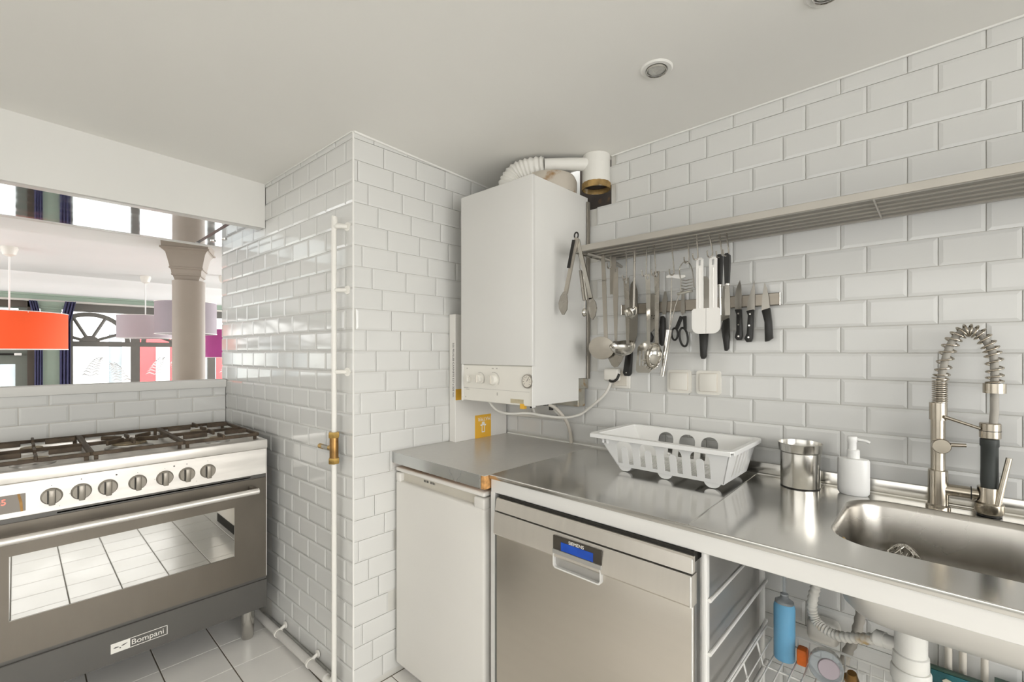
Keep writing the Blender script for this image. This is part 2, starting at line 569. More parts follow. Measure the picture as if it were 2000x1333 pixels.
box(bm, -1.26, -1.2505, VG + 0.003, VG + 0.15, 1.92, 2.30)
struct('flue_recess', bm, 'soot', wall_right, angle=0)

# --- return wall beside the fridge (u = -1.63)
UG = -1.63 - TD
bm = B()
box(bm, UG - 0.10, UG, 0.874, VG, -0.05, 2.30)
wall_back = struct('wall_back', bm, 'grout_white', angle=0)
ZR, PZ = 1.318, 0.0811
def skip_b(ms, mz, ta, tb, ca, cb):
    v = 0.871 + ms
    if mz < 0.86 and v > 1.10: return True
    if mz < 0.03: return True
    return False
def ph_b(k):
    return (1.0036 + 0.0436 * (9 - k) - 0.871) % 0.1565
lay_tiles(wall_back, (UG, 0.871), (0, 1), 0.805, 0.0, 2.158, ZR, PZ, 0.1565, ph_b, skip=skip_b, jit=0.0016)

# --- glossy side wall towards the range (slightly out of square)
g0, g1 = Vector((-1.63, 0.871)), Vector((-3.08, 0.8217))
gd = (g1 - g0).normalized()
gn = Vector((-gd.y, gd.x))            # points away from the room (+v)
if gn.y < 0: gn = -gn
off = gn * TD
bm = B()
a, b_ = g0 + off, g1 + off
c_, e_ = g1 + gn * 0.11, g0 + gn * 0.11
plate(bm, [(a.x - 0.004, a.y), (b_.x, b_.y), (c_.x, c_.y), (e_.x - 0.004, e_.y)], (), 2.35, FZ(-0.05))
wall_side = struct('wall_side', bm, 'grout_white', angle=0)
GL = (g1 - g0).length
def skip_g(ms, mz, ta, tb, ca, cb):
    # s runs from the far end towards the pillar corner
    s = GL - ms
    if s > 0.78 and mz < 0.80: return True
    if s > 0.86 and mz > 1.96: return True
    return False
def ph_g(k):
    s0 = 0.2933 if k % 2 == 0 else 0.365
    return (GL - s0) % 0.1532
go = g1 + off
lay_tiles(wall_side, (go.x, go.y), tuple(-gd), GL, 0.0, 2.160, ZR, PZ, 0.1532, ph_g, skip=skip_g, jit=0.0040, flat=0.45)

# pillar edge profile and the caulk lines under the ceiling
bm = B()
box(bm, -1.634, -1.6285, 0.8695, 0.876, -0.0, 2.155, 0.0015, 1)
struct('trim_1', bm, 'caulk')
bm = B()
tube(bm, [(-1.627, 0.872, ceil_z(-1.63, 0.872)), (-1.627, 1.674, ceil_z(-1.63, 1.674))], 0.006, 8)
struct('trim_2', bm, 'caulk')
bm = B()
tube(bm, [(-0.99, 1.672, ceil_z(-0.99, 1.676)), (2.3, 1.672, ceil_z(2.3, 1.676))], 0.004, 8)
struct('trim_3', bm, 'caulk')
bm = B()
tube(bm, [(-1.635, 0.868, ceil_z(-1.63, 0.87)), (-2.45, 0.841, ceil_z(-2.45, 0.84))], 0.003, 8)
struct('trim_4', bm, 'caulk')
# grout bead where worktop meets the wall
bm = B()
tube(bm, [(-1.58, 1.672, 0.912), (-0.90, 1.672, 0.912)], 0.005, 8)
struct('trim_5', bm, 'caulk')

# --- wall behind the range with the pass-through
UL = -3.01 - TD
bm = B()
box(bm, UL - 0.07, UL, -2.5, 0.822, -0.05, 1.1155)
box(bm, UL - 0.07, UL, -2.5, -1.05, 1.1155, 2.45)
wall_left = struct('wall_left', bm, 'grout', angle=0)
def skip_l(ms, mz, ta, tb, ca, cb):
    return mz < 0.86 or (-0.45 + ms) > 0.83
def ph_l(k):
    # k = -3 : 1.0651-0.081 .. 1.0651
    return ((0.106 if k % 2 == 0 else 0.0087) + 0.45) % 0.1637
lay_tiles(wall_left, (UL, -0.45), (0, 1), 1.272, 0.60, 1.1155, 1.0655, 0.081, 0.1637, ph_l, skip=skip_l, jit=0.002, flat=0.45)
lay_tiles(wall_left, (UL, -2.40), (0, 1), 3.2, 0.0, 1.1155, 1.0655, 0.081, 0.1637, lambda k: ((0.106 if k % 2 == 0 else 0.0087) + 2.40) % 0.1637,
          skip=lambda ms, mz, *a: ms - 2.40 > -0.05 or (mz > 0.86 and ms - 2.40 > -0.45 + 0.08), joined=True, name='tile_field', flat=0.45)
bm = B()
box(bm, -3.10, -2.995, -1.05, 0.8235, 1.1155, 1.159, 0.003, 2)
struct('trim_6', bm, 'plaster')

# --- lowered bulkhead above the range and the kitchen ceiling
bm = B()
box(bm, -2.472, -2.451, -2.5, 0.842, 1.929, 2.40)
box(bm, -3.125, -3.105, -2.5, 0.826, 1.929, 2.40)
box(bm, -3.115, -2.462, -2.5, 0.84, 2.20, 2.39)
box(bm, -3.115, -2.462, -2.49, -0.30, 1.932, 2.21)
struct('ceiling_bulkhead', bm, 'plaster', angle=0)
bm = B()
cz = [(-2.455, -2.5), (2.5, -2.5), (2.5, 1.70), (-1.66, 1.70), (-1.66, 0.90), (-2.455, 0.87)]
plate(bm, cz, (), 0.12, lambda a, b, d: (a, b, ceil_z(a, b) + d))
struct('ceiling', bm, 'ceiling_paint', angle=0)

# --- floor
bm = B()
box(bm, -3.1, 2.5, -2.5, 1.90, -0.10, -0.003)
floor = struct('floor', bm, 'grout_floor', angle=0)
PU, PV = 0.2003, 0.2115
fmesh = {}
def floor_tile_bm(w, h):
    t = bmesh.new()
    box(t, -w / 2, w / 2, -h / 2, h / 2, -0.006, 0.0, 0.0012, 1)
    return t
rest = B()
for i in range(-5, 28):
    for j in range(-16, 8):
        u0 = -2.354 + i * PU
        v0 = 0.617 + j * PV
        a0, a1 = max(u0, -3.0), min(u0 + PU, 2.42)
        c0, c1 = max(v0, -2.38), min(v0 + PV, 1.676)
        if a1 - a0 < 0.02 or c1 - c0 < 0.02:
            continue
        cu, cv = (a0 + a1) / 2, (c0 + c1) / 2
        if cu < -1.75 and cv > 0.85: continue
        if cu < -1.62:
            lim = 0.871 + 0.034 * (cu + 1.63) - 0.002
            if c1 > lim and a1 > -1.60:
                w2, h2 = a1 + 1.628, c1 - max(c0, 0.873) - 0.004
                if h2 > 0.02:
                    t = floor_tile_bm(w2, h2)
                    bmesh.ops.translate(t, vec=(-1.628 + w2 / 2, max(c0, 0.873) + h2 / 2, 0), verts=t.verts)
                    merge(rest, t)
            c1 = min(c1, lim)
            if c1 - c0 < 0.02: continue
            cv = (c0 + c1) / 2
        w, h = a1 - a0 - 0.0018, c1 - c0 - 0.0045
        if -2.62 < cu < -1.25 and cv > -0.35 and cv < 0.9:
            key = (round(w, 4), round(h, 4))
            if key not in fmesh:
                t = floor_tile_bm(w, h)
                me = bpy.data.meshes.new('floor_tile')
                t.to_mesh(me); t.free()
                me.materials.append(MATS['floor_tile'])
                fmesh[key] = me
            o = bpy.data.objects.new('floor_tile', fmesh[key])
            o.location = (cu, cv, 0)
            o.rotation_euler = (random.gauss(0, 0.0006), random.gauss(0, 0.0006), 0)
            o.parent = floor
            COL.objects.link(o)
        else:
            t = floor_tile_bm(w, h)
            bmesh.ops.translate(t, vec=(cu, cv, 0), verts=t.verts)
            merge(rest, t)
ft = obj('floor_tile_field', rest, 'floor_tile', floor, angle=0)
ft['kind'] = 'stuff'

# --- the sides of the kitchen behind the camera: end wall with a window, near wall with unseen glazed doors added for light
bm = B()
for y0, y1, z0, z1 in ((-2.5, -1.55, -0.05, 2.5), (1.35, 1.75, -0.05, 2.5), (-1.55, 1.35, -0.05, 0.08), (-1.55, 1.35, 1.92, 2.5)):
    box(bm, 2.40, 2.52, y0, y1, z0, z1)
struct('wall_end', bm, 'plaster', angle=0)
bm = B()
for x0, x1, z0, z1 in ((-3.1, -1.87, -0.05, 2.5), (2.17, 2.52, -0.05, 2.5), (-1.87, 2.17, 2.08, 2.5)):
    box(bm, x0, x1, -2.5, -2.40, z0, z1)
struct('wall_near', bm, 'plaster', angle=0)
bm = B()
for y0, y1, z0, z1 in ((-1.55, -1.49, 0.08, 1.92), (1.29, 1.35, 0.08, 1.92), (-0.13, -0.07, 0.08, 1.92), (-1.55, 1.35, 0.08, 0.14), (-1.55, 1.35, 1.86, 1.92)):
    box(bm, 2.41, 2.45, y0, y1, z0, z1)
w3 = struct('window_3', bm, 'plaster', angle=0)
bm = B()
box(bm, 2.452, 2.46, -1.55, 1.35, 0.08, 1.92)
struct('pane', bm, 'frost', w3, angle=0)  # opaque panel added behind the lamp to keep sky light out
bm = B()
for x0, x1, z0, z1 in ((-1.87, -1.80, 0.0, 2.08), (2.10, 2.17, 0.0, 2.08), (-0.56, -0.48, 0.0, 2.08), (0.78, 0.86, 0.0, 2.08), (-1.87, 2.17, 2.02, 2.08)):
    box(bm, x0, x1, -2.47, -2.41, z0, z1)
dr2 = struct('door_2', bm, 'plaster', angle=0)
bm = B()
box(bm, -1.87, 2.17, -2.49, -2.475, 0.0, 2.08)
struct('pane', bm, 'frost', dr2, angle=0)  # likewise opaque, added to shut the sky out of this opening
# ------------------------------------------------------------------ range cooker
UF = -2.27
V0, V1 = -0.115, 0.789
rng = thing('range_cooker', 'wide stainless steel gas range with seven knobs and mirrored oven window', 'stove', (-2.575, 0.337, 0))
bm = B()
box(bm, -2.88, UF - 0.006, V0 + 0.006, V1 - 0.003, 0.146, 0.868, 0.002, 1)
obj('body', bm, 'range_drawer', rng)
bm = B()      # top tray: raised rim round a sunken hob
box(bm, UF - 0.035, UF + 0.006, V0, V1, 0.874, 0.9135, 0.004, 2)
box(bm, -2.88, -2.845, V0, V1, 0.874, 0.9135, 0.003, 2)
box(bm, -2.86, UF - 0.03, V0, V0 + 0.022, 0.874, 0.9135, 0.003, 2)
box(bm, -2.86, UF - 0.03, V1 - 0.022, V1, 0.874, 0.9135, 0.003, 2)
box(bm, -2.87, UF - 0.02, V0 + 0.01, V1 - 0.01, 0.870, 0.9025)
obj('hob_top', bm, 'range_steel', rng)
bm = B()
box(bm, UF - 0.02, UF, V0 + 0.002, V1 - 0.004, 0.757, 0.873, 0.002, 1)
panel = obj('control_panel', bm, 'range_steel', rng)
# side strip on the right
bm = B()
box(bm, UF - 0.03, UF - 0.004, V1 - 0.004, V1 - 0.0005, 0.285, 0.874)
obj('side_trim', bm, 'range_steel', rng)
# display
bm = B()
box(bm, UF - 0.004, UF + 0.0015, -0.085, 0.0236, 0.776, 0.836, 0.001, 1)
disp = obj('clock_display', bm, 'display_glass', rng)
text('clock_digits', '10:05', 0.027, basis((UF + 0.0018, -0.080, 0.806), (0, 1, 0), (0, 0, 1)), 'led_red', disp, 0.0002, 1.0)
bm = B()
plate(bm, [(0.004, 0.836), (0.010, 0.836), (0.016, 0.808), (0.018, 0.776), (0.012, 0.776), (0.009, 0.806)], (), 0.0003, FX(UF + 0.0016))
obj('display_mark', bm, 'brass_dark', disp, angle=0)
# knobs
def knob(v, z):
    b = B()
    lathe(b, [(0.0285, 0), (0.0285, 0.003), (0.0265, 0.006), (0.0255, 0.013), (0.0240, 0.0145)], (UF, v, z), (1, 0, 0), 28)
    k = obj('knob', b, 'knob_grey', rng)
    b = B()
    box(b, UF + 0.012, UF + 0.029, v - 0.0085, v + 0.0085, z - 0.0275, z + 0.0255, 0.003, 2)
    g = obj('grip', b, 'knob_grey', k)
    b = B()
    box(b, UF + 0.0146, UF + 0.0155, v - 0.0115, v - 0.0087, z - 0.023, z + 0.023)
    box(b, UF + 0.0146, UF + 0.0155, v + 0.0087, v + 0.0100, z - 0.023, z + 0.023)
    obj('slot', b, 'black', k, angle=0)
for i, v in enumerate((0.0862, 0.1621, 0.2347, 0.3214, 0.4065, 0.4800, 0.5542)):
    knob(v, 0.8110)
bm = B()
for v, z, r in ((0.259, 0.852, 0.0030), (0.437, 0.852, 0.0030), (0.0862, 0.848, 0.0014), (0.1621, 0.855, 0.0018), (0.3214, 0.848, 0.0013),
                (0.4065, 0.848, 0.0010), (0.4800, 0.853, 0.0018), (0.5542, 0.853, 0.0012), (0.132, 0.809, 0.0012), (0.374, 0.811, 0.001),
                (0.106, 0.772, 0.001), (0.514, 0.776, 0.001)):
    lathe(bm, [(r, 0), (r, 0.0006)], (UF, v, z), (1, 0, 0), 10)
obj('panel_marks', bm, 'ink', panel)['kind'] = 'stuff'
# oven door with window
bm = B()
plate(bm, [(V0 + 0.004, 0.287), (V1 - 0.006, 0.287), (V1 - 0.006, 0.741), (V0 + 0.004, 0.741)],
      [[(-0.0145, 0.4145), (0.6550, 0.4145), (0.6550, 0.6310), (-0.0145, 0.6310)]], 0.028, FX(UF - 0.026))
door = obj('oven_door', bm, 'range_door', rng, angle=0)
bm = B()
box(bm, UF - 0.020, UF - 0.002, -0.018, 0.658, 0.411, 0.634)
obj('oven_window', bm, 'oven_glass', door, angle=0)
bm = B()
cyl(bm, (UF + 0.055, -0.085, 0.6975), (UF + 0.055, 0.735, 0.6975), 0.0125, n=20)
h = obj('door_handle', bm, 'range_steel', door)
for v in (-0.07, 0.722):
    bm = B()
    box(bm, UF, UF + 0.058, v - 0.011, v + 0.011, 0.694, 0.712, 0.003, 2)
    obj('handle_bracket', bm, 'range_door', h)
for (za, zb_) in ((0.741, 0.757), (0.272, 0.288)):
    bm = B()
    box(bm, UF - 0.03, UF - 0.012, V0 + 0.006, V1 - 0.008, za, zb_)
    obj('shadow_gap', bm, 'black_matt', rng, angle=0)
bm = B()
box(bm, UF - 0.012, UF - 0.006, 0.10, 0.72, 0.7455, 0.7505)
obj('gap_rail', bm, 'range_steel', rng)
# storage drawer with name plate
bm = B()
box(bm, UF - 0.025, UF + 0.002, V0 + 0.004, V1 - 0.001, 0.146, 0.272, 0.002, 1)
drawer = obj('storage_drawer', bm, 'range_drawer', rng)
u = UF + 0.0022
bm = B()
box(bm, u - 0.0005, u + 0.0006, 0.242, 0.2985, 0.1835, 0.2200)
box(bm, u - 0.0005, u + 0.0006, 0.2985, 0.4148, 0.2180, 0.2200)
box(bm, u - 0.0005, u + 0.0006, 0.2985, 0.4148, 0.1835, 0.1855)
box(bm, u - 0.0005, u + 0.0006, 0.4125, 0.4148, 0.1835, 0.2200)
badge = obj('name_plate', bm, 'print_white', drawer, angle=0)
text('name_lettering', 'Bompani', 0.0285, basis((u + 0.0002, 0.3015, 0.1925), (0, 1, 0), (0, 0, 1)), 'print_white', badge, 0.0003, 1.02)
bm = B()
def leaf(pts):
    plate(bm, pts, (), 0.0004, FX(u + 0.0007))
leaf([(0.2485, 0.2020), (0.256, 0.2055), (0.2625, 0.2048), (0.267, 0.2015), (0.2615, 0.2012), (0.256, 0.2005)])
leaf([(0.2715, 0.2015), (0.2760, 0.2055), (0.2830, 0.2072), (0.2910, 0.2085), (0.2850, 0.2040), (0.2780, 0.2018)])
leaf([(0.2692, 0.2000), (0.2725, 0.1975), (0.2692, 0.1945), (0.2660, 0.1975)])
obj('emblem', bm, 'range_drawer', badge, angle=0)
# feet
for (fu, fv) in ((-2.335, 0.727), (-2.335, -0.05), (-2.82, 0.727), (-2.82, -0.05)):
    bm = B()
    lathe(bm, [(0.0225, 0.0), (0.0225, 0.004), (0.0250, 0.008), (0.0275, 0.10), (0.0310, 0.147)], (fu, fv, 0), (0, 0, 1), 24)
    obj('leg', bm, 'steel', rng)
# burners
for (bu, bv, r) in ((-2.43, 0.045, 0.045), (-2.72, 0.045, 0.036), (-2.575, 0.337, 0.062), (-2.43, 0.632, 0.036), (-2.72, 0.632, 0.045)):
    bm = B()
    lathe(bm, [(r * 1.35, 0), (r * 1.30, 0.006), (r * 1.02, 0.012), (r, 0.016)], (bu, bv, 0.9020), (0, 0, 1), 28)
    bo = obj('burner', bm, 'burner_alu', rng)
    bm = B()
    lathe(bm, [(r * 0.92, 0.016), (r * 0.95, 0.019), (r * 0.88, 0.023), (r * 0.4, 0.0255)], (bu, bv, 0.9020), (0, 0, 1), 28)
    obj('burner_cap', bm, 'burner', bo)
# pan supports: three cast-iron grates, each of bars and fingers
def bar(b, p0, p1, w, h):
    p0, p1 = Vector(p0), Vector(p1)
    d = (p1 - p0)
    L = d.length
    x = d.normalized(); z = Vector((0, 0, 1)); y = z.cross(x)
    M = Matrix((x, y, z)).transposed().to_4x4()
    M.translation = p0
    box(b, 0, L, -w / 2, w / 2, -h / 2, h / 2, 0.0015, 1, M)
for gi, (a, c) in enumerate(((-0.092, 0.190), (0.197, 0.477), (0.484, 0.766))):
    m = (a + c) / 2
    zt = 0.9375
    bm = B()
    for (p, q) in (((-2.835, a), (-2.835, c)), ((-2.320, a), (-2.320, c)), ((-2.835, a), (-2.320, a)), ((-2.835, c), (-2.320, c)), ((-2.575, a), (-2.575, c))):
        bar(bm, (p[0], p[1], zt - 0.004), (q[0], q[1], zt - 0.004), 0.011, 0.014)
    g = obj('pan_support', bm, 'cast_iron', rng)
    cents = ((-2.43, m), (-2.72, m)) if gi != 1 else ((-2.575, m),)
    for (cu, cv) in cents:
        L = 0.13
        for ang in ((0, 90, 180, 270) if gi != 1 else (45, 135, 225, 315, 0, 180)):
            ca, sa = math.cos(math.radians(ang)), math.sin(math.radians(ang))
            bm = B()
            r1 = 0.035
            r2 = 0.125 if abs(ca) < 0.5 else 0.118
            bar(bm, (cu + ca * r1, cv + sa * r1, zt + 0.003), (cu + ca * r2, cv + sa * r2, zt + 0.003), 0.009, 0.018)
            obj('finger', bm, 'cast_iron', g)
    for (fu, fv) in ((-2.825, a + 0.01), (-2.825, c - 0.01), (-2.33, a + 0.01), (-2.33, c - 0.01)):
        bm = B()
        box(bm, fu - 0.006, fu + 0.006, fv - 0.006, fv + 0.006, 0.902, 0.936, 0.001, 1)
        obj('support_foot', bm, 'cast_iron', g)

# ------------------------------------------------------------------ range hood in the bulkhead
hood = thing('range_hood', 'mirror-polished steel hood set into the underside of the bulkhead above the range', 'range hood', (-2.79, 0.27, 1.929))
bm = B()
box(bm, -3.085, -2.515, -0.29, 0.688, 1.932, 1.945)
obj('mirror_panel', bm, 'hood_mirror', hood, angle=0)
bm = B()
box(bm, -3.085, -2.515, 0.708, 0.838, 1.932, 1.945)
obj('side_mirror_panel', bm, 'hood_mirror', hood, angle=0)
bm = B()
box(bm, -2.515, -2.4725, -0.29, 0.838, 1.9295, 1.945, 0.002, 1)
obj('front_rim', bm, 'apron_white', hood)
bm = B()
box(bm, -3.1045, -3.085, -0.29, 0.826, 1.9295, 1.945, 0.002, 1)
obj('rear_rim', bm, 'apron_white', hood)
bm = B()
box(bm, -3.085, -2.515, 0.688, 0.708, 1.938, 1.945)
obj('slot', bm, 'black', hood, angle=0)
for (cu, cv) in ((-2.95, 0.745), (-2.86, 0.775)):
    bm = B()
    lathe(bm, [(0.014, 0), (0.014, -0.004), (0.010, -0.006)], (cu, cv, 1.932), (0, 0, 1), 18)
    obj('lamp_button', bm, 'steel', hood)

# ------------------------------------------------------------------ gas pipe on the side wall
gp = thing('gas_pipe', 'white painted gas pipe with brass stop valve on the glossy tiled wall', 'pipe', (-1.712, 0.838, 0))
pu_, pv_ = -1.712, 0.836
bm = B()
pts = [(-1.672, 0.868, 1.796), (-1.690, 0.846, 1.799), (-1.703, 0.838, 1.796), (pu_, pv_, 1.780), (pu_, pv_, 1.05), (pu_, pv_, 1.010)]
tube(bm, smooth_path(pts, 6), 0.0098, 14)
obj('upper_pipe', bm, 'pipe_paint', gp)
bm = B()
pts = [(pu_, pv_, 0.885), (pu_, pv_, 0.80), (pu_, pv_, 0.10), (pu_ - 0.006, pv_, 0.055), (pu_ - 0.035, pv_ - 0.003, 0.034), (-1.80, 0.829, 0.032), (-2.05, 0.8205, 0.032), (-2.75, 0.797, 0.032)]
tube(bm, smooth_path(pts, 6), 0.0098, 14, rfun=None)
obj('lower_pipe', bm, 'pipe_paint', gp)
bm = B()
tube(bm, [(-1.765, 0.830, 0.033), (-2.75, 0.7965, 0.033)], 0.0165, 16)
obj('floor_pipe', bm, 'pipe_floor', gp)
bm = B()
lathe(bm, [(0.0165, 0.905), (0.0165, 0.985), (0.0150, 0.992)], (pu_, pv_, 0), (0, 0, 1), 18)
val = obj('valve_body', bm, 'brass_dark', gp)
for z0 in (0.884, 0.984):
    bm = B()
    lathe(bm, [(0.0205, z0), (0.0215, z0 + 0.004), (0.0215, z0 + 0.018), (0.0205, z0 + 0.022)], (pu_, pv_, 0), (0, 0, 1), 6)
    obj('valve_nut', bm, 'brass', val, angle=20)
bm = B()
cyl(bm, (pu_ - 0.012, pv_, 0.940), (pu_ - 0.036, pv_ - 0.001, 0.940), 0.0105, n=14)
obj('valve_stem', bm, 'brass', val)
bm = B()
box(bm, pu_ - 0.098, pu_ - 0.034, pv_ - 0.012, pv_ + 0.004, 0.932, 0.946, 0.003, 2)
lev = obj('valve_lever', bm, 'galvanised', val)
bm = B()
cyl(bm, (pu_ - 0.112, pv_ - 0.004, 0.938), (pu_ - 0.086, pv_ - 0.004, 0.938), 0.010, n=14)
obj('lever_tip', bm, 'brass', lev)
for z in (1.796, 1.5525, 1.2375):
    bm = B()
    cyl(bm, (pu_ + (0 if z < 1.7 else 0.02), pv_, z), (-1.668, 0.868, z), 0.0085, n=12)
    lathe(bm, [(0.0180, 0), (0.0165, 0.004)], (-1.668, 0.870, z), (0.3, -1, 0), 16)
    obj('wall_bracket', bm, 'pipe_paint', gp)
for (bu) in (-1.90, -2.21):
    bv = 0.830 - (-1.765 - bu) * 0.034
    bm = B()
    lathe(bm, [(0.0195, -0.006), (0.0195, 0.006)], (bu, bv, 0.033), (1, 0.034, 0), 16)
    cyl(bm, (bu, bv + 0.01, 0.045), (bu + 0.006, bv + 0.034, 0.062), 0.007, n=10)
    lathe(bm, [(0.015, 0), (0.015, 0.006)], (bu + 0.006, bv + 0.026, 0.060), (0, 1, 0), 14)
    obj('floor_bracket', bm, 'pipe_paint', gp)
# ------------------------------------------------------------------ boiler
bl = thing('wall_boiler', 'white wall-hung gas boiler with rotary dials and round gauge in the corner', 'boiler', (-1.305, 1.49, 1.106))
X0, X1, Y0, Y1 = -1.507, -1.104, 1.301, 1.668
bm = B()
plate(bm, [(Y0 + 0.010, 1.112), (1.600, 1.112), (1.600, 1.204), (Y1, 1.204), (Y1, 1.974), (Y0 + 0.010, 1.974)], (), X1 - X0 - 0.0035, FX(X0 + 0.002))
obj('casing', bm, 'enamel', bl)
bm = B()
box(bm, X0, X1, Y0, Y0 + 0.016, 1.262, 1.976, 0.0035, 3)
obj('front_cover', bm, 'enamel_grey', bl)
bm = B()
box(bm, X0 + 0.010, X1 - 0.004, Y0 + 0.006, Y0 + 0.02, 1.110, 1.2595, 0.002, 1)
cp = obj('control_panel', bm, 'cream_light', bl)
bm = B()
box(bm, X0, X0 + 0.011, Y0 + 0.002, Y0 + 0.02, 1.106, 1.262, 0.002, 1)
box(bm, X1 - 0.004, X1, Y0, Y0 + 0.02, 1.106, 1.262, 0.0015, 1)
obj('panel_side', bm, 'enamel', bl)
yk = Y0 + 0.006
def dial(u, z, r, name='dial'):
    b = B()
    lathe(b, [(r, 0), (r, 0.003), (r * 0.80, 0.004), (r * 0.74, 0.017), (r * 0.66, 0.019)], (u, yk, z), (0, -1, 0), 28)
    d_ = obj(name, b, 'cream_light', cp)
    b = B()
    box(b, u - r * 0.09, u + r * 0.09, yk - 0.0235, yk - 0.016, z - r * 0.62, z + r * 0.62, 0.001, 1)
    obj('dial_grip', b, 'cream', d_)
    b = B()
    pts = [(u + (r + 0.0035) * math.cos(a), yk - 0.0006, z + (r + 0.0035) * math.sin(a)) for a in [math.radians(-40 + 8 * i) for i in range(20)]]
    tube(b, pts, 0.0009, 5)
    obj('dial_scale', b, 'ink_pale', cp)
dial(-1.3925, 1.2040, 0.0235)
dial(-1.3110, 1.2030, 0.0265)
bm = B()
lathe(bm, [(0.0135, 0), (0.012, 0.006), (0.010, 0.014)], (-1.4585, yk, 1.197), (0, -1, 0), 20)
box(bm, -1.4615, -1.4555, yk - 0.016, yk - 0.004, 1.190, 1.216, 0.0015, 1)
obj('selector_knob', bm, 'cream_light', cp)
bm = B()
lathe(bm, [(0.0255, 0), (0.0265, 0.002), (0.0265, 0.006), (0.0225, 0.0065)], (-1.1310, yk, 1.2040), (0, -1, 0), 28)
ga = obj('gauge_ring', bm, 'knob_grey', cp)
bm = B()
lathe(bm, [(0.0220, 0.006), (0.0220, 0.0072)], (-1.1310, yk, 1.2040), (0, -1, 0), 28)
gf = obj('gauge_face', bm, 'cream', ga)
bm = B()
for i in range(9):
    a = math.radians(-40 + i * 32)
    cyl(bm, (-1.131 + 0.014 * math.cos(a), yk - 0.0074, 1.204 + 0.014 * math.sin(a)), (-1.131 + 0.019 * math.cos(a), yk - 0.0074, 1.204 + 0.019 * math.sin(a)), 0.0008, n=5)
cyl(bm, (-1.131, yk - 0.0078, 1.204), (-1.123, yk - 0.0078, 1.215), 0.0010, n=5)
obj('gauge_marks', bm, 'ink', ga)['kind'] = 'stuff'
bm = B()
for (u, z, w, hh) in ((-1.318, 1.2475, 0.010, 0.004), (-1.296, 1.2480, 0.008, 0.004), (-1.4725, 1.2450, 0.006, 0.005), (-1.478, 1.163, 0.026, 0.0035),
                      (-1.470, 1.157, 0.022, 0.002), (-1.2925, 1.1465, 0.005, 0.012), (-1.4820, 1.1240, 0.004, 0.005), (-1.427, 1.204, 0.004, 0.005)):
    box(bm, u - w / 2, u + w / 2, yk - 0.0006, yk, z - hh / 2, z + hh / 2)
obj('panel_print', bm, 'ink_pale', cp, angle=0)['kind'] = 'stuff'
bm = B()
box(bm, X0 + 0.012, X1 - 0.02, yk - 0.0010, yk + 0.001, 1.1625, 1.1635)
box(bm, X0 + 0.010, X1 - 0.004, yk + 0.001, yk + 0.012, 1.2595, 1.2625)
obj('panel_seam', bm, 'ink_pale', cp, angle=0)
bm = B()
box(bm, -1.2200, -1.1530, yk - 0.0008, yk + 0.001, 1.117, 1.133)
obj('tape_strip', bm, 'tape', cp, angle=0)
bm = B()
box(bm, -1.170, -1.150, Y0 + 0.004, Y0 + 0.02, 1.098, 1.117)
obj('paper_tag', bm, 'card_orange', cp, angle=0)
# galvanised mounting bracket behind, seen below the casing
bm = B()
box(bm, -1.30, -1.108, 1.601, 1.652, 1.085, 1.203, 0.002, 1)
box(bm, -1.122, -1.106, 1.60, 1.674, 1.158, 1.203, 0.002, 1)
obj('mounting_bracket', bm, 'galvanised', bl)
bm = B()
cyl(bm, (-1.25, 1.60, 1.06), (-1.25, 1.60, 1.13), 0.010, n=12)
cyl(bm, (-1.36, 1.60, 1.06), (-1.36, 1.60, 1.13), 0.010, n=12)
cyl(bm, (-1.20, 1.50, 1.092), (-1.20, 1.50, 1.12), 0.012, n=12)
obj('connection_stub', bm, 'black', bl)['kind'] = 'stuff'
bm = B()
tube(bm, [(-1.36, 1.60, 1.07), (-1.36, 1.62, 1.03), (-1.33, 1.655, 1.018), (-1.23, 1.66, 1.018)], 0.008, 10)
tube(bm, [(-1.25, 1.60, 1.07), (-1.25, 1.65, 1.04), (-1.25, 1.66, 1.018), (-1.60, 1.66, 1.008)], 0.007, 10)
obj('water_pipe', bm, 'pipe_paint', bl)
bm = B()
tube(bm, smooth_path([(-1.205, 1.50, 1.10), (-1.205, 1.57, 1.075), (-1.195, 1.63, 1.02), (-1.19, 1.657, 0.965), (-1.188, 1.664, 0.913)], 6), 0.0075, 10)
obj('drip_tube', bm, 'cream', bl)

# flue
fl = thing('boiler_flue', 'white corrugated flue duct from the boiler top to the rusty sleeve in the wall', 'duct', (-1.31, 1.44, 1.976))
bm = B()
path = smooth_path([(-1.325, 1.420, 1.976), (-1.322, 1.422, 2.020), (-1.300, 1.433, 2.058), (-1.255, 1.455, 2.078), (-1.195, 1.485, 2.084)], 14)
tube(bm, path, 0.05, 28, rfun=lambda i: (0.0565 - 0.022 * (i / len(path)) ** 1.3) + 0.0032 * math.sin(i * 2 * PI / 4.0))
obj('corrugated_elbow', bm, 'flue_white', fl, angle=60)
bm = B()
tube(bm, [(-1.195, 1.485, 2.086), (-1.12, 1.55, 2.088), (-1.05, 1.615, 2.088)], 0.026, 20)
obj('straight_duct', bm, 'flue_white', fl)
bm = B()
lathe(bm, [(0.115, 0), (0.115, 0.055), (0.105, 0.075), (0.070, 0.082)], (-1.215, 1.545, 1.974), (0, 0, 1), 32)
obj('draught_hood', bm, 'flue_beige', fl)
bm = B()
lathe(bm, [(0.0570, 0.012), (0.0570, 0.125), (0.054, 0.128)], (-1.045, 1.640, 2.000), (0, 0, 1), 32)
obj('wall_sleeve', bm, 'flue_white', fl)
bm = B()
lathe(bm, [(0.0575, 0.0), (0.0600, 0.003), (0.0600, 0.022), (0.0575, 0.026)], (-1.045, 1.640, 1.987), (0, 0, 1), 16, cap0=False, cap1=False)
lathe(bm, [(0.0545, 0.0), (0.0545, 0.026)], (-1.045, 1.640, 1.987), (0, 0, 1), 16, cap0=False)
obj('sleeve_collar', bm, 'rust', fl, angle=20)
bm = B()
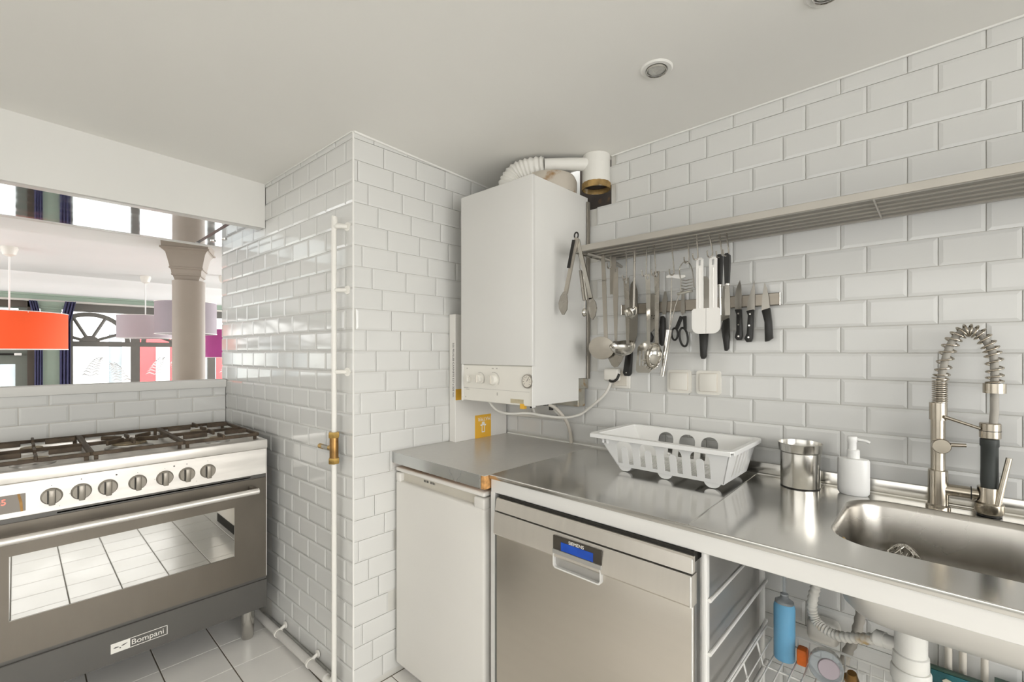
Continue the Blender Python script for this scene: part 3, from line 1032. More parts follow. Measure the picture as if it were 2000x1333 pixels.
lathe(bm, [(0.0540, 0.020), (0.0540, 0.024)], (-1.045, 1.640, 1.987), (0, 0, 1), 16)
obj('sleeve_inside', bm, 'soot', fl)

# black pipe line down the wall beside the boiler
bm = B()
box(bm, -1.1035, -1.0965, 1.655, 1.674, 1.20, 1.955, 0.001, 1)
tag(obj('wall_channel', bm, 'knob_grey'), 'thin dark metal channel running down the tiles along the boiler', 'channel')

# boiler power cable, plug and socket
bm = B()
tube(bm, smooth_path([(-1.376, 1.34, 1.1127), (-1.3724, 1.38, 1.0707), (-1.3677, 1.45, 1.0479), (-1.3015, 1.50, 1.0509), (-1.2457, 1.55, 1.0398),
                      (-1.19, 1.60, 1.0325), (-1.1386, 1.63, 1.0417), (-1.099, 1.645, 1.0656), (-1.0087, 1.642, 1.1374), (-0.976, 1.640, 1.190)], 8), 0.0055, 10)
pc = tag(obj('power_cable', bm, 'cream_light'), 'pale grey power cable sagging from the boiler to the wall socket', 'cable')
bm = B()
box(bm, -0.987, -0.905, 1.664, 1.6755, 1.167, 1.249, 0.004, 2)
so = tag(obj('wall_socket', bm, 'cream_light'), 'cream wall socket half hidden behind the boiler plug', 'socket')
bm = B()
box(bm, -0.976, -0.916, 1.6625, 1.665, 1.178, 1.238, 0.002, 1)
obj('socket_plate', bm, 'cream', so)
pg = thing('boiler_plug', 'cream moulded plug at the end of the boiler cable', 'plug', (-0.975, 1.65, 1.22))
bm = B()
box(bm, -1.008, -0.940, 1.632, 1.6625, 1.196, 1.248, 0.010, 3)
obj('plug_body', bm, 'cream_light', pg)
bm = B()
tube(bm, smooth_path([(-0.978, 1.634, 1.199), (-0.960, 1.630, 1.196), (-0.943, 1.632, 1.206), (-0.938, 1.64, 1.226)], 5), 0.0052, 8)
obj('pull_loop', bm, 'black', pg)
for x0, x1, lb in ((-0.751, -0.662, 'cream light switch on the left, under the hanging utensils'), (-0.642, -0.558, 'cream light switch on the right, under the white spatulas')):
    z0, z1 = 1.1625, 1.2475
    sw = thing('light_switch', lb, 'switch', ((x0 + x1) / 2, 1.674, z0), 'cream switches on the tiled wall')
    bm = B()
    plate(bm, rrect(x0, x1, z0, z1, 0.010), (), 0.008, FY(1.668))
    obj('switch_plate', bm, 'cream_light', sw)
    bm = B()
    plate(bm, rrect(x0 + 0.0105, x1 - 0.0105, z0 + 0.010, z1 - 0.009, 0.004), (), 0.003, FY(1.6655))
    obj('switch_groove', bm, 'cream', sw)
    bm = B()
    box(bm, x0 + 0.0125, x1 - 0.0125, 1.6615, 1.667, z0 + 0.012, z1 - 0.011, 0.002, 2)
    obj('rocker', bm, 'cream_light', sw)

# ------------------------------------------------------------------ flat carton leaning in the corner
cb = thing('paper_carton', 'flat white and orange cardboard carton of paper standing under the boiler', 'carton', (-1.60, 1.50, 0.9105))
bm = B()
box(bm, -1.6265, -1.5845, 1.336, 1.668, 0.9105, 1.4845, 0.0015, 1)
obj('box_body', bm, 'card', cb)
bm = B()
box(bm, -1.5846, -1.5840, 1.3375, 1.667, 1.0985, 1.1480)
obj('orange_band', bm, 'card_orange', cb, angle=0)
bm = B()
box(bm, -1.5846, -1.5838, 1.4545, 1.5580, 0.9112, 1.0185)
lb_ = obj('orange_label', bm, 'card_orange', cb, angle=0)
text('label_lettering', 'MATFER', 0.0235, basis((-1.5836, 1.5535, 1.0055), (0, -1, 0), (0, 0, -1)), 'print_white', lb_, 0.0002, 0.95)
bm = B()
em = [(1.497, 0.935), (1.517, 0.935), (1.517, 0.966), (1.525, 0.966), (1.525, 0.973), (1.517, 0.973), (1.515, 0.985), (1.499, 0.985), (1.497, 0.973), (1.489, 0.973), (1.489, 0.966), (1.497, 0.966)]
plate(bm, em, [[(1.501, 0.940), (1.513, 0.940), (1.513, 0.968), (1.501, 0.968)]], 0.0003, FX(-1.5838))
obj('label_emblem', bm, 'print_white', lb_, angle=0)
text('spine_lettering', '500 FEUILLES CANNETS 527 x 325 mm', 0.0160, basis((-1.6035, 1.3356, 1.3560), (0, 0, -1), (1, 0, 0)), 'ink', cb, 0.0002, 0.92)
# ------------------------------------------------------------------ grey worktop over the fridge
wt = thing('laminate_worktop', 'grey laminate worktop with metal front edge above the small fridge', 'worktop', (-1.36, 1.36, 0.865))
bm = B()
plate(bm, [(-1.628, 1.042), (-1.0845, 1.036), (-1.0845, 1.672), (-1.628, 1.672)], (), 0.0445, FZ(0.865))
obj('board', bm, 'chipboard', wt, angle=0)
bm = B()
plate(bm, [(-1.629, 1.040), (-1.0815, 1.034), (-1.0815, 1.673), (-1.629, 1.673)], (), 0.0015, FZ(0.9095))
obj('laminate_top', bm, 'laminate', wt, angle=0)
bm = B()
plate(bm, [(-1.629, 1.0405), (-1.0975, 1.0345), (-1.0975, 1.033), (-1.629, 1.039)], (), 0.0435, FZ(0.8665))
obj('metal_edge', bm, 'alu_edge', wt, angle=0)

# ------------------------------------------------------------------ fridge
fr = thing('small_fridge', 'white undercounter fridge with recessed grip below the grey worktop', 'fridge', (-1.357, 1.36, 0))
F0, F1, FV = -1.617, -1.098, 1.048
bm = B()
box(bm, F0 + 0.006, F1 - 0.004, FV + 0.055, 1.64, 0.02, 0.845, 0.006, 2)
obj('cabinet', bm, 'fridge_white', fr)
bm = B()
box(bm, F0, F1, FV, FV + 0.048, 0.055, 0.7955, 0.010, 4)
dr = obj('door', bm, 'fridge_white', fr)
bm = B()
box(bm, F0, F1, FV, FV + 0.048, 0.8325, 0.8500, 0.007, 3)
obj('door_cap', bm, 'fridge_white', fr)
bm = B()
box(bm, F0 + 0.030, F1 - 0.050, FV + 0.020, FV + 0.046, 0.790, 0.838)
obj('grip_recess', bm, 'fridge_grip', dr, angle=0)
for (ga, gb) in ((F1 - 0.052, F1 - 0.001), (F0 + 0.001, F0 + 0.032)):
    bm = B()
    box(bm, ga, gb, FV + 0.001, FV + 0.046, 0.790, 0.8285, 0.006, 3)
    obj('grip_end', bm, 'fridge_white', dr)
bm = B()
for i, (w, hh) in enumerate(((0.006, 0.008), (0.004, 0.008), (0.007, 0.008), (0.003, 0.008), (0.006, 0.008), (0.005, 0.008), (0.005, 0.008), (0.002, 0.008))):
    x = -1.452 + i * 0.0085 + (0.006 if i > 3 else 0)
    box(bm, x, x + w, FV + 0.0192, FV + 0.0205, 0.815, 0.815 + hh)
obj('brand_marks', bm, 'ink', dr, angle=0)['kind'] = 'stuff'
bm = B()
box(bm, F0 + 0.02, F1 - 0.02, FV + 0.06, FV + 0.10, 0.0, 0.06)
obj('plinth', bm, 'black_matt', fr, angle=0)

# ------------------------------------------------------------------ stainless sink unit
SB = (-0.183, 0.222, 1.187, 1.592)      # bowl opening
sk = thing('sink_unit', 'long stainless steel worktop with a sink bowl and pale apron', 'sink', (-0.25, 1.36, 0.85))
bm = B()
plate(bm, rrect(-1.0805, 0.72, 1.0565, 1.668, 0.002, 1), [rrect(SB[0], SB[1], SB[2], SB[3], 0.095, 10)], 0.0025, FZ(0.9090))
top = obj('steel_sheet', bm, 'steel_top', sk, angle=0)
bm = B()
box(bm, -1.0805, 0.72, 1.0550, 1.0580, 0.8990, 0.9120, 0.0012, 2)
obj('front_lip', bm, 'steel', sk)
bm = B()
tube(bm, [(-1.0805, 1.0578, 0.9113), (0.72, 1.0578, 0.9113)], 0.0014, 8)
obj('lip_bead', bm, 'steel_top', sk)
bm = B()
box(bm, -1.0765, 0.72, 1.0590, 1.0660, 0.8560, 0.8995, 0.0015, 1)
obj('apron', bm, 'apron_white', sk)
bm = B()
box(bm, -1.0765, 0.72, 1.066, 1.090, 0.8560, 0.8600)
box(bm, -1.0765, -1.060, 1.066, 1.62, 0.86, 0.90)
obj('apron_fold', bm, 'apron_white', sk)
bm = B()
box(bm, -1.0785, -1.0590, 1.0595, 1.085, 0.0, 0.8565, 0.002, 2)
obj('leg', bm, 'apron_white', sk)
bm = B()
box(bm, -1.0785, -1.0590, 1.60, 1.625, 0.0, 0.8565, 0.002, 2)
obj('leg', bm, 'apron_white', sk)
for (ya, yb) in ((1.0595, 1.085), (1.60, 1.625)):
    bm = B()
    box(bm, 0.69, 0.712, ya, yb, 0.0, 0.8565, 0.002, 2)
    obj('leg', bm, 'apron_white', sk)
bm = B()
box(bm, -0.90, 0.72, 1.662, 1.6735, 0.9100, 0.9520, 0.002, 2)
obj('upstand', bm, 'steel', sk)
bm = B()
tube(bm, [(-0.90, 1.660, 0.9135), (0.72, 1.660, 0.9135)], 0.004, 8)
obj('upstand_fold', bm, 'steel_top', sk)
bm = B()
tube(bm, [(-0.427, 1.062, 0.9107), (-0.443, 1.655, 0.9107)], 0.0022, 8)
obj('sheet_seam', bm, 'steel_top', top)
# bowl as a loft of rounded rectangles
def bowl(bm, off, zoff, flip):
    prof = [(0.0, 0.9112, 0.095), (0.004, 0.9085, 0.093), (0.008, 0.895, 0.09), (0.016, 0.80, 0.085), (0.024, 0.765, 0.08), (0.040, 0.745, 0.075), (0.065, 0.737, 0.07), (0.12, 0.735, 0.05), (0.19, 0.735, 0.01)]
    rings = []
    for ins, z, r in prof:
        i2 = ins - off
        ring = [bm.verts.new((x, y, z - zoff)) for x, y in rrect(SB[0] + i2, SB[1] - i2, SB[2] + i2, SB[3] - i2, max(0.004, r + off * 0.5), 8)]
        rings.append(ring)
    n = len(rings[0])
    for a, c in zip(rings, rings[1:]):
        for i in range(n):
            bm.faces.new((a[i], a[(i + 1) % n], c[(i + 1) % n], c[i]))
    bm.faces.new(rings[-1])
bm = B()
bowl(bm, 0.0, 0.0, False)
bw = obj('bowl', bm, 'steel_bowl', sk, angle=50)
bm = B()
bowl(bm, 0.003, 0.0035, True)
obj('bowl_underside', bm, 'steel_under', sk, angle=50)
bm = B()
lathe(bm, [(0.006, 0), (0.006, 0.004), (0.003, 0.006)], (-0.171, 1.352, 0.862), (1, 0, 0), 14)
obj('overflow_fitting', bm, 'brass', bw)
# steel-wool pad at the back of the bowl
bm = B()
rr = random.Random(3)
for q in range(70):
    pts = []
    th, ph = rr.uniform(0, 2 * PI), rr.uniform(0.1, 1.5)
    dth, dph = rr.uniform(-0.5, 0.5), rr.uniform(-0.4, 0.4)
    for i in range(9):
        a, e = th + dth * i * 0.6, ph + 0.5 * math.sin(dph * i * 1.7)
        R = 0.043 + 0.003 * math.sin(i * 2.1 + q)
        pts.append((-0.066 + R * math.cos(a) * math.cos(e), 1.545 + R * 0.85 * math.sin(a) * math.cos(e), 0.740 + 0.076 * abs(math.sin(e)) + 0.004))
    tube(bm, pts, 0.0011, 4)
o = obj('scouring_pad', bm, 'scourer')
tag(o, 'curly steel wool scouring pad lying in the sink bowl', 'scouring pad')
o['kind'] = 'thing'
# ------------------------------------------------------------------ dishwasher
dwm = thing('dishwasher', 'stainless dishwasher with blue display and pull-out grip under the steel worktop', 'dishwasher', (-0.72, 1.33, 0))
D0, D1 = -1.035, -0.408
bm = B()
box(bm, D0 + 0.006, D1 - 0.004, 1.100, 1.60, 0.06, 0.850, 0.003, 1)
obj('body', bm, 'dw_side', dwm)
bm = B()
box(bm, D0 + 0.002, D1 - 0.002, 1.040, 1.058, 0.10, 0.746, 0.003, 2)
obj('front_door', bm, 'steel_door', dwm)
bm = B()
box(bm, D0 + 0.01, D1 - 0.006, 1.056, 1.099, 0.10, 0.846)
obj('door_edge', bm, 'dw_side', dwm, angle=0)
# bulging control fascia, profile in (v, z)
prof1 = [(1.064, 0.7360), (1.0330, 0.7360), (1.0290, 0.7410), (1.0300, 0.7690), (1.0345, 0.8070), (1.064, 0.8070)]
prof2 = [(1.052, 0.8110), (1.0365, 0.8110), (1.0425, 0.8440), (1.0465, 0.8480), (1.052, 0.8480)]
bm = B()
plate(bm, prof1, (), D1 - D0, FX(D0))
pn = obj('lower_fascia', bm, 'dw_panel', dwm, angle=30)
bm = B()
plate(bm, prof2, (), D1 - D0, FX(D0))
obj('upper_fascia', bm, 'dw_panel', dwm, angle=30)
bm = B()
box(bm, D0 + 0.003, D1 - 0.003, 1.042, 1.06, 0.8065, 0.8115)
obj('fascia_groove', bm, 'black_matt', dwm, angle=0)
bm = B()
box(bm, D0 + 0.003, D1 - 0.003, 1.0525, 1.10, 0.8300, 0.8555)
obj('top_gap_shade', bm, 'black_matt', dwm, angle=0)  # black filler box standing in for the shade under the apron
for (ya, za, zb_) in ((1.0290, 0.7365, 0.8075), (1.0370, 0.8115, 0.8440), (1.0385, 0.10, 0.7365)):
    bm = B()
    box(bm, D1 - 0.0035, D1 + 0.0005, ya, ya + 0.0038, za, zb_, 0.0015, 2)
    obj('edge_bead', bm, 'apron_white', dwm)
bm = B()
box(bm, -0.7965, -0.6390, 1.0272, 1.0320, 0.7610, 0.7985, 0.0008, 1)
ds = obj('display_panel', bm, 'panel_dark', pn)
bm = B()
box(bm, -0.7680, -0.6640, 1.0264, 1.0276, 0.7630, 0.7860)
obj('display_screen', bm, 'lcd_blue', ds, angle=0)
text('maker_lettering', 'SIEMENS', 0.0128, basis((-0.7175, 1.0268, 0.7873), (1, 0, 0), (0, 0, 1)), 'print_white', ds, 0.0003, 1.05, 'CENTER')
bm = B()
box(bm, -0.7975, -0.6385, 1.0254, 1.0320, 0.7490, 0.7612, 0.001, 1)
obj('display_ledge', bm, 'dw_side', pn)
gl = rrect(-0.7985, -0.6420, 0.7065, 0.7510, 0.010, 5)
gl2 = rrect(-0.7950, -0.6455, 0.7105, 0.7495, 0.008, 5)
bm = B()
plate(bm, gl, [gl2], 0.012, FY(1.029))
gr = obj('grip_frame', bm, 'apron_white', dwm)
bm = B()
plate(bm, gl2, (), 0.002, FY(1.0385))
obj('grip_hollow', bm, 'dw_side', gr)
bm = B()
box(bm, D0 + 0.01, D1 - 0.01, 1.07, 1.10, 0.0, 0.10)
obj('plinth', bm, 'black_matt', dwm, angle=0)

# ------------------------------------------------------------------ wire basket frame under the sink
wr = thing('basket_rack', 'white metal frame with runners and wire basket under the sink', 'wire rack', (-0.2, 1.3, 0))
for (v, nm) in ((1.082, 'post'), (1.545, 'post')):
    bm = B()
    box(bm, -0.4015, -0.3895, v - 0.010, v + 0.010, 0.0, 0.8555, 0.002, 2)
    obj('post', bm, 'wire_white', wr)
for z in (0.7430, 0.6200, 0.4980, 0.3750, 0.2530):
    bm = B()
    tube(bm, [(-0.3850, 1.078, z), (-0.3850, 1.548, z)], 0.0048, 10)
    obj('runner', bm, 'wire_white', wr)
    bm = B()
    lathe(bm, [(0.006, 0), (0.006, 0.006)], (-0.3890, 1.548, z), (1, 0, 0), 10)
    obj('runner_end', bm, 'wire_white', wr)
zr, zb = 0.509, 0.4500
bx0, bx1, by0, by1 = -0.372, 0.060, 1.10, 1.498
bm = B()
tube(bm, [(bx0, by0, zr), (bx0, by1, zr), (bx1, by1, zr), (bx1, by0, zr)], 0.0036, 8, closed=True)
obj('basket_rim', bm, 'wire_white', wr)
bm = B()
tube(bm, [(bx0 + 0.015, by0 + 0.015, zr - 0.026), (bx0 + 0.015, by1 - 0.006, zr - 0.026), (bx1 - 0.015, by1 - 0.006, zr - 0.026), (bx1 - 0.015, by0 + 0.015, zr - 0.026)], 0.0022, 8, closed=True)
obj('basket_ring', bm, 'wire_white', wr)
for v in (1.17, 1.28, 1.40):
    bm = B()
    tube(bm, [(bx0, v, zr), (bx0 + 0.016, v, zb), (bx1 - 0.016, v, zb), (bx1, v, zr)], 0.0032, 8)
    obj('basket_stay', bm, 'wire_white', wr)
for i in range(15):
    x = bx0 + 0.028 + i * 0.0268
    bm = B()
    tube(bm, [(x, by1, zr), (x, by1 - 0.016, zb + 0.003), (x, by0 + 0.016, zb + 0.003), (x, by0, zr)], 0.0020, 6)
    obj('basket_wire', bm, 'wire_white', wr)

# ------------------------------------------------------------------ things under the sink
bs = thing('blue_soap_bottle', 'clear bottle of blue liquid standing in the wire basket', 'bottle', (-0.318, 1.462, 0.4555))
bm = B()
lathe(bm, [(0.0248, 0), (0.0268, 0.004), (0.0268, 0.146), (0.024, 0.156)], (-0.318, 1.462, 0.4555), (0, 0, 1), 24, sx=0.85, sy=1.0)
obj('blue_liquid', bm, 'blue_soap', bs)
bm = B()
lathe(bm, [(0.0242, 0.1565), (0.0235, 0.162), (0.012, 0.170), (0.0105, 0.172)], (-0.318, 1.462, 0.4555), (0, 0, 1), 24, sx=0.86, sy=1.0)
obj('bottle_wall', bm, 'clear_plastic', bs)
bm = B()
lathe(bm, [(0.0105, 0.172), (0.0100, 0.182), (0.0045, 0.185), (0.0040, 0.235)], (-0.318, 1.462, 0.4555), (0, 0, 1), 16)
obj('bottle_cap', bm, 'clear_plastic', bs)
bm = B()
box(bm, -0.288, -0.264, 1.455, 1.485, 0.4555, 0.500, 0.005, 2)
tag(obj('orange_sponge', bm, 'orange_pad'), 'small orange scrubbing sponge beside the blue bottle', 'sponge')
pt = thing('clear_tub', 'round clear plastic tub lying on its side in the wire basket', 'tub', (-0.23, 1.43, 0.4555))
bm = B()
lathe(bm, [(0.033, 0), (0.036, 0.004), (0.038, 0.05), (0.036, 0.052)], (-0.220, 1.455, 0.4945), (0.15, -1, 0.25), 24)
obj('tub_wall', bm, 'clear_plastic', pt)
bm = B()
lathe(bm, [(0.024, 0.052), (0.022, 0.056)], (-0.214, 1.455, 0.4945), (0.15, -1, 0.25), 20)
obj('tub_lid', bm, 'shade_lilac', pt)
bm = B()
lathe(bm, [(0.010, 0), (0.012, 0.008), (0.010, 0.016)], (-0.180, 1.46, 0.470), (1, 0, 0.3), 14)
lathe(bm, [(0.012, 0), (0.015, 0.012), (0.010, 0.034)], (-0.163, 1.455, 0.464), (0, -0.3, 1), 14)
tag(obj('brown_bottle_stub', bm, 'brass_dark'), 'small brown flask lying next to the clear tub', 'bottle')['kind'] = 'thing'
bm = B()
box(bm, -0.292, -0.212, 1.600, 1.664, 0.455, 0.520, 0.018, 4)
tag(obj('wall_junction_box', bm, 'cream_light'), 'rounded cream junction box on the wall behind the drain hose', 'box')

dh = thing('drain_hose', 'white ribbed drain hose curving from the worktop to the sink trap', 'hose', (-0.25, 1.5, 0.56))
bm = B()
hp = smooth_path([(-0.236, 1.52, 0.80), (-0.240, 1.51, 0.70), (-0.2507, 1.50, 0.6626), (-0.2583, 1.495, 0.6101), (-0.2487, 1.49, 0.5800), (-0.2290, 1.48, 0.5690), (-0.195, 1.465, 0.5690), (-0.1494, 1.440, 0.5930), (-0.108, 1.410, 0.6230)], 16)
tube(bm, hp, 0.0125, 16, rfun=lambda i: 0.0120 + 0.0014 * math.sin(i * 2 * PI / 4.0))
obj('ribbed_tube', bm, 'hose_stained', dh, angle=60)
bm = B()
hp = smooth_path([(-0.155, 1.60, 0.78), (-0.158, 1.60, 0.62), (-0.172, 1.60, 0.52), (-0.200, 1.60, 0.42), (-0.215, 1.60, 0.20), (-0.215, 1.62, 0.03)], 14)
tube(bm, hp, 0.0125, 14, rfun=lambda i: 0.0120 + 0.0012 * math.sin(i * 2 * PI / 4.0))
tag(obj('overflow_hose', bm, 'hose_grey'), 'grey ribbed hose hanging behind the wire basket', 'hose')
tr = thing('sink_trap', 'white plastic bottle trap below the steel sink bowl', 'sink trap', (-0.035, 1.39, 0.50))
TC = (-0.0480, 1.385)
bm = B()
lathe(bm, [(0.034, 0.735), (0.034, 0.690), (0.0295, 0.686), (0.0295, 0.600)], TC + (0,), (0, 0, 1), 28)
obj('waste_outlet', bm, 'pvc', tr)
bm = B()
lathe(bm, [(0.0300, 0.628), (0.0325, 0.626), (0.0330, 0.598), (0.0305, 0.594)], TC + (0,), (0, 0, 1), 28)
obj('upper_nut', bm, 'pvc', tr)
bm = B()
lathe(bm, [(0.0345, 0.594), (0.0365, 0.590), (0.0365, 0.566), (0.0330, 0.562)], TC + (0,), (0, 0, 1), 28)
obj('lower_nut', bm, 'pvc', tr)
bm = B()
lathe(bm, [(0.0325, 0.562), (0.0325, 0.44), (0.028, 0.42), (0.010, 0.415)], TC + (0,), (0, 0, 1), 28)
obj('trap_bottle', bm, 'pvc', tr)
bm = B()
tube(bm, [(-0.112, 1.413, 0.624), (-0.085, 1.40, 0.628), (-0.05, 1.388, 0.632)], 0.0160, 18)
lathe(bm, [(0.0185, 0), (0.0185, 0.018)], (-0.094, 1.405, 0.627), (-0.9, 0.3, -0.1), 14)
obj('side_branch', bm, 'pvc', tr)
bm = B()
tube(bm, [(-0.048, 1.40, 0.53), (-0.048, 1.55, 0.525), (-0.048, 1.68, 0.525)], 0.016, 16)
obj('outlet_pipe', bm, 'pvc', tr)
# pipes on the wall
for (x, r) in ((0.017, 0.0075), (0.044, 0.0075), (0.083, 0.0070)):
    bm = B()
    cyl(bm, (x, 1.655, 0.05), (x, 1.655, 0.86), r, n=12)
    tag(obj('supply_pipe', bm, 'cream'), {0.017: 'painted supply pipe nearest the sink trap on the wall', 0.044: 'middle painted supply pipe under the sink', 0.083: 'painted supply pipe farthest from the sink trap'}[x], 'pipe', 'supply pipes under the sink')
# framed picture leaning under the sink
pc = thing('small_painting', 'dark teal framed picture leaning on the wall under the sink', 'picture', (0.06, 1.60, 0.0))
def pic(name, x0, x1, z0, z1, m, t, y):
    b = B()
    plate(b, [(x0, z0), (x1, z0), (x1, z1), (x0, z1)], (), t, lambda a, c, d: (a, y + d + (0.50 - c) * -0.10, c))
    return obj(name, b, m, pc, angle=0)
pic('frame', -0.022, 0.078, 0.20, 0.503, 'frame_green', 0.012, 1.606)
pic('canvas', -0.016, 0.072, 0.206, 0.497, 'teal_paint', 0.003, 1.6035)
bm = B()
plate(bm, [(0.005, 0.480), (0.012, 0.486), (0.021, 0.484), (0.028, 0.476), (0.040, 0.466), (0.050, 0.45), (0.040, 0.44), (0.020, 0.452), (0.010, 0.465)], (), 0.002, lambda a, c, d: (a, 1.6005 + d + (0.50 - c) * -0.10, c))
obj('painted_shape', bm, 'cream_paint', pc, angle=0)
pc2 = thing('second_painting', 'dark green picture standing at the right end under the sink', 'picture', (0.16, 1.62, 0.0))
bm = B()
box(bm, 0.098, 0.26, 1.612, 1.624, 0.20, 0.520)
obj('frame', bm, 'frame_green', pc2, angle=0)
bm = B()
box(bm, 0.106, 0.252, 1.609, 1.613, 0.208, 0.512)
obj('canvas', bm, 'teal_paint', pc2, angle=0)
# ------------------------------------------------------------------ spring faucet
VF = 1.62
fc = thing('spring_faucet', 'brushed nickel kitchen faucet with coil spring hose and black spray head', 'faucet', (-0.004, VF, 0.9115))
X = -0.003
bm = B()
lathe(bm, [(0.0245, 0.0), (0.0245, 0.006), (0.0205, 0.010), (0.0195, 0.096), (0.018, 0.098)], (X, VF, 0.9115), (0, 0, 1), 28)
obj('base', bm, 'nickel', fc)
bm = B()
lathe(bm, [(0.0145, 0.095), (0.0145, 0.235)], (X, VF, 0.9115), (0, 0, 1), 24)
obj('stem', bm, 'nickel', fc)
bm = B()
lathe(bm, [(0.0178, 0), (0.0178, 0.044)], (X + 0.0005, VF, 1.138), (0, 0, 1), 24)
obj('stem_collar', bm, 'nickel', fc)
bm = B()
lathe(bm, [(0.0178, 0), (0.0185, 0.004), (0.0185, 0.040), (0.0170, 0.042)], (X + 0.003, VF + 0.012, 1.074), (0.10, -1, 0), 28)
mx = obj('mixer_disc', bm, 'nickel', fc)
bm = B()
cyl(bm, (X + 0.018, VF - 0.012, 1.0770), (X + 0.052, VF - 0.012, 1.0800), 0.0052, 0.0046, 14)
obj('mixer_lever', bm, 'nickel', mx)
# tight coil part and hose inside
def helix(path, R, turns_per_pt, r, n=6):
    pts = []
    P = [Vector(p) for p in path]
    T = [(P[min(i + 1, len(P) - 1)] - P[max(i - 1, 0)]).normalized() for i in range(len(P))]
    x, y, _ = frame_of(T[0])
    ph = 0
    for i in range(len(P)):
        if i:
            ax = T[i - 1].cross(T[i])
            if ax.length > 1e-9:
                q = Matrix.Rotation(T[i - 1].angle(T[i]), 3, ax.normalized())
                x = q @ x; y = q @ y
            ph += turns_per_pt * 2 * PI
        pts.append(P[i] + x * R * math.cos(ph) + y * R * math.sin(ph))
    b = B()
    tube(b, pts, r, n)
    return b
z0, z1 = 1.1815, 1.2410
N = 132
obj('tight_spring', helix([(X + 0.0035, VF, z0 + (z1 - z0) * i / N) for i in range(N + 1)], 0.0137, 11 / N, 0.0022), 'nickel', fc, angle=60)
arcp = smooth_path([(X + 0.004, VF, 1.241), (0.0055, VF, 1.262), (0.0135, VF, 1.307), (0.0250, VF, 1.342), (0.0420, VF, 1.363), (0.0570, VF, 1.366), (0.0740, VF, 1.355),
                    (0.0890, VF, 1.328), (0.0960, VF, 1.303), (0.0985, VF, 1.263), (0.0980, VF, 1.236)], 32)
obj('arched_spring', helix(arcp, 0.0152, 21 / len(arcp), 0.0022), 'nickel', fc, angle=60)
bm = B()
tube(bm, [(X + 0.0035, VF, 1.18)] + arcp[::6] + [(0.098, VF, 1.17), (0.096, VF, 1.138)], 0.0080, 14)
obj('inner_hose', bm, 'hose_grey', fc)
bm = B()
lathe(bm, [(0.0205, 0), (0.0205, 0.0235)], (0.0978, VF, 1.2125), (0, 0, 1), 26)
obj('spring_cap', bm, 'nickel', fc)
bm = B()
cyl(bm, (X + 0.012, VF - 0.016, 1.148), (0.073, VF - 0.010, 1.1245), 0.0042, 0.0036, 12)
obj('holder_arm', bm, 'nickel', fc)
bm = B()
lathe(bm, [(0.0175, 0.0), (0.0195, 0.002), (0.0195, 0.036), (0.0180, 0.038)], (0.0905, VF, 1.1010), (0, 0, 1), 22)
hd = obj('spray_holder', bm, 'nickel', fc)
bm = B()
lathe(bm, [(0.0200, 0.0), (0.0200, 0.0015)], (0.0905, VF, 1.119), (0, 0, 1), 22)
obj('holder_groove', bm, 'black', hd)
bm = B()
lathe(bm, [(0.0155, 0.980), (0.0165, 0.998), (0.0158, 1.03), (0.0158, 1.080), (0.0172, 1.083), (0.0172, 1.099), (0.0150, 1.101)], (0.0895, VF, 0), (0, 0, 1), 26)
obj('spray_body', bm, 'rubber', fc)
bm = B()
lathe(bm, [(0.0235, 0.918), (0.0262, 0.922), (0.0262, 0.942), (0.0225, 0.946), (0.0215, 0.982)], (0.0890, VF, 0), (0, 0, 1), 28)
sh = obj('spray_head', bm, 'nickel', fc)
bm = B()
lathe(bm, [(0.0225, 0.9125), (0.0235, 0.9185)], (0.0890, VF, 0), (0, 0, 1), 28)
obj('spray_rim', bm, 'black', sh)
bm = B()
cyl(bm, (0.1020, VF - 0.018, 0.944), (0.1215, VF - 0.014, 1.060), 0.0058, n=14)
obj('spray_trigger', bm, 'nickel', fc)
bm = B()
lathe(bm, [(0.0150, 0), (0.0150, 0.048)], (X + 0.012, VF, 0.961), (1, 0, 0), 22)
lathe(bm, [(0.0125, 0.048), (0.0125, 0.064)], (X + 0.012, VF, 0.961), (1, 0, 0), 22)
obj('side_spout', bm, 'nickel', fc)
bm = B()
lathe(bm, [(0.0168, 0), (0.0168, 0.0022)], (X + 0.0595, VF, 0.961), (1, 0, 0), 22)
obj('spout_ring', bm, 'black', fc)

# ------------------------------------------------------------------ steel canister
bm = B()
CC = (-0.306, 1.598, 0.9120)
lathe(bm, [(0.0500, 0), (0.0512, 0.003), (0.0520, 0.102), (0.0555, 0.106), (0.0575, 0.127), (0.0585, 0.130), (0.0565, 0.130), (0.0545, 0.108), (0.0500, 0.10), (0.0490, 0.006), (0.0, 0.006)], CC, (0, 0, 1), 48, cap1=False)
cn = tag(obj('steel_canister', bm, 'steel', None, 30), 'open brushed steel utensil pot beside the soap dispenser', 'pot')
bm = B()
lathe(bm, [(0.0505, -0.001), (0.0515, 0.0025)], CC, (0, 0, 1), 40)
obj('base_ring', bm, 'black', cn)

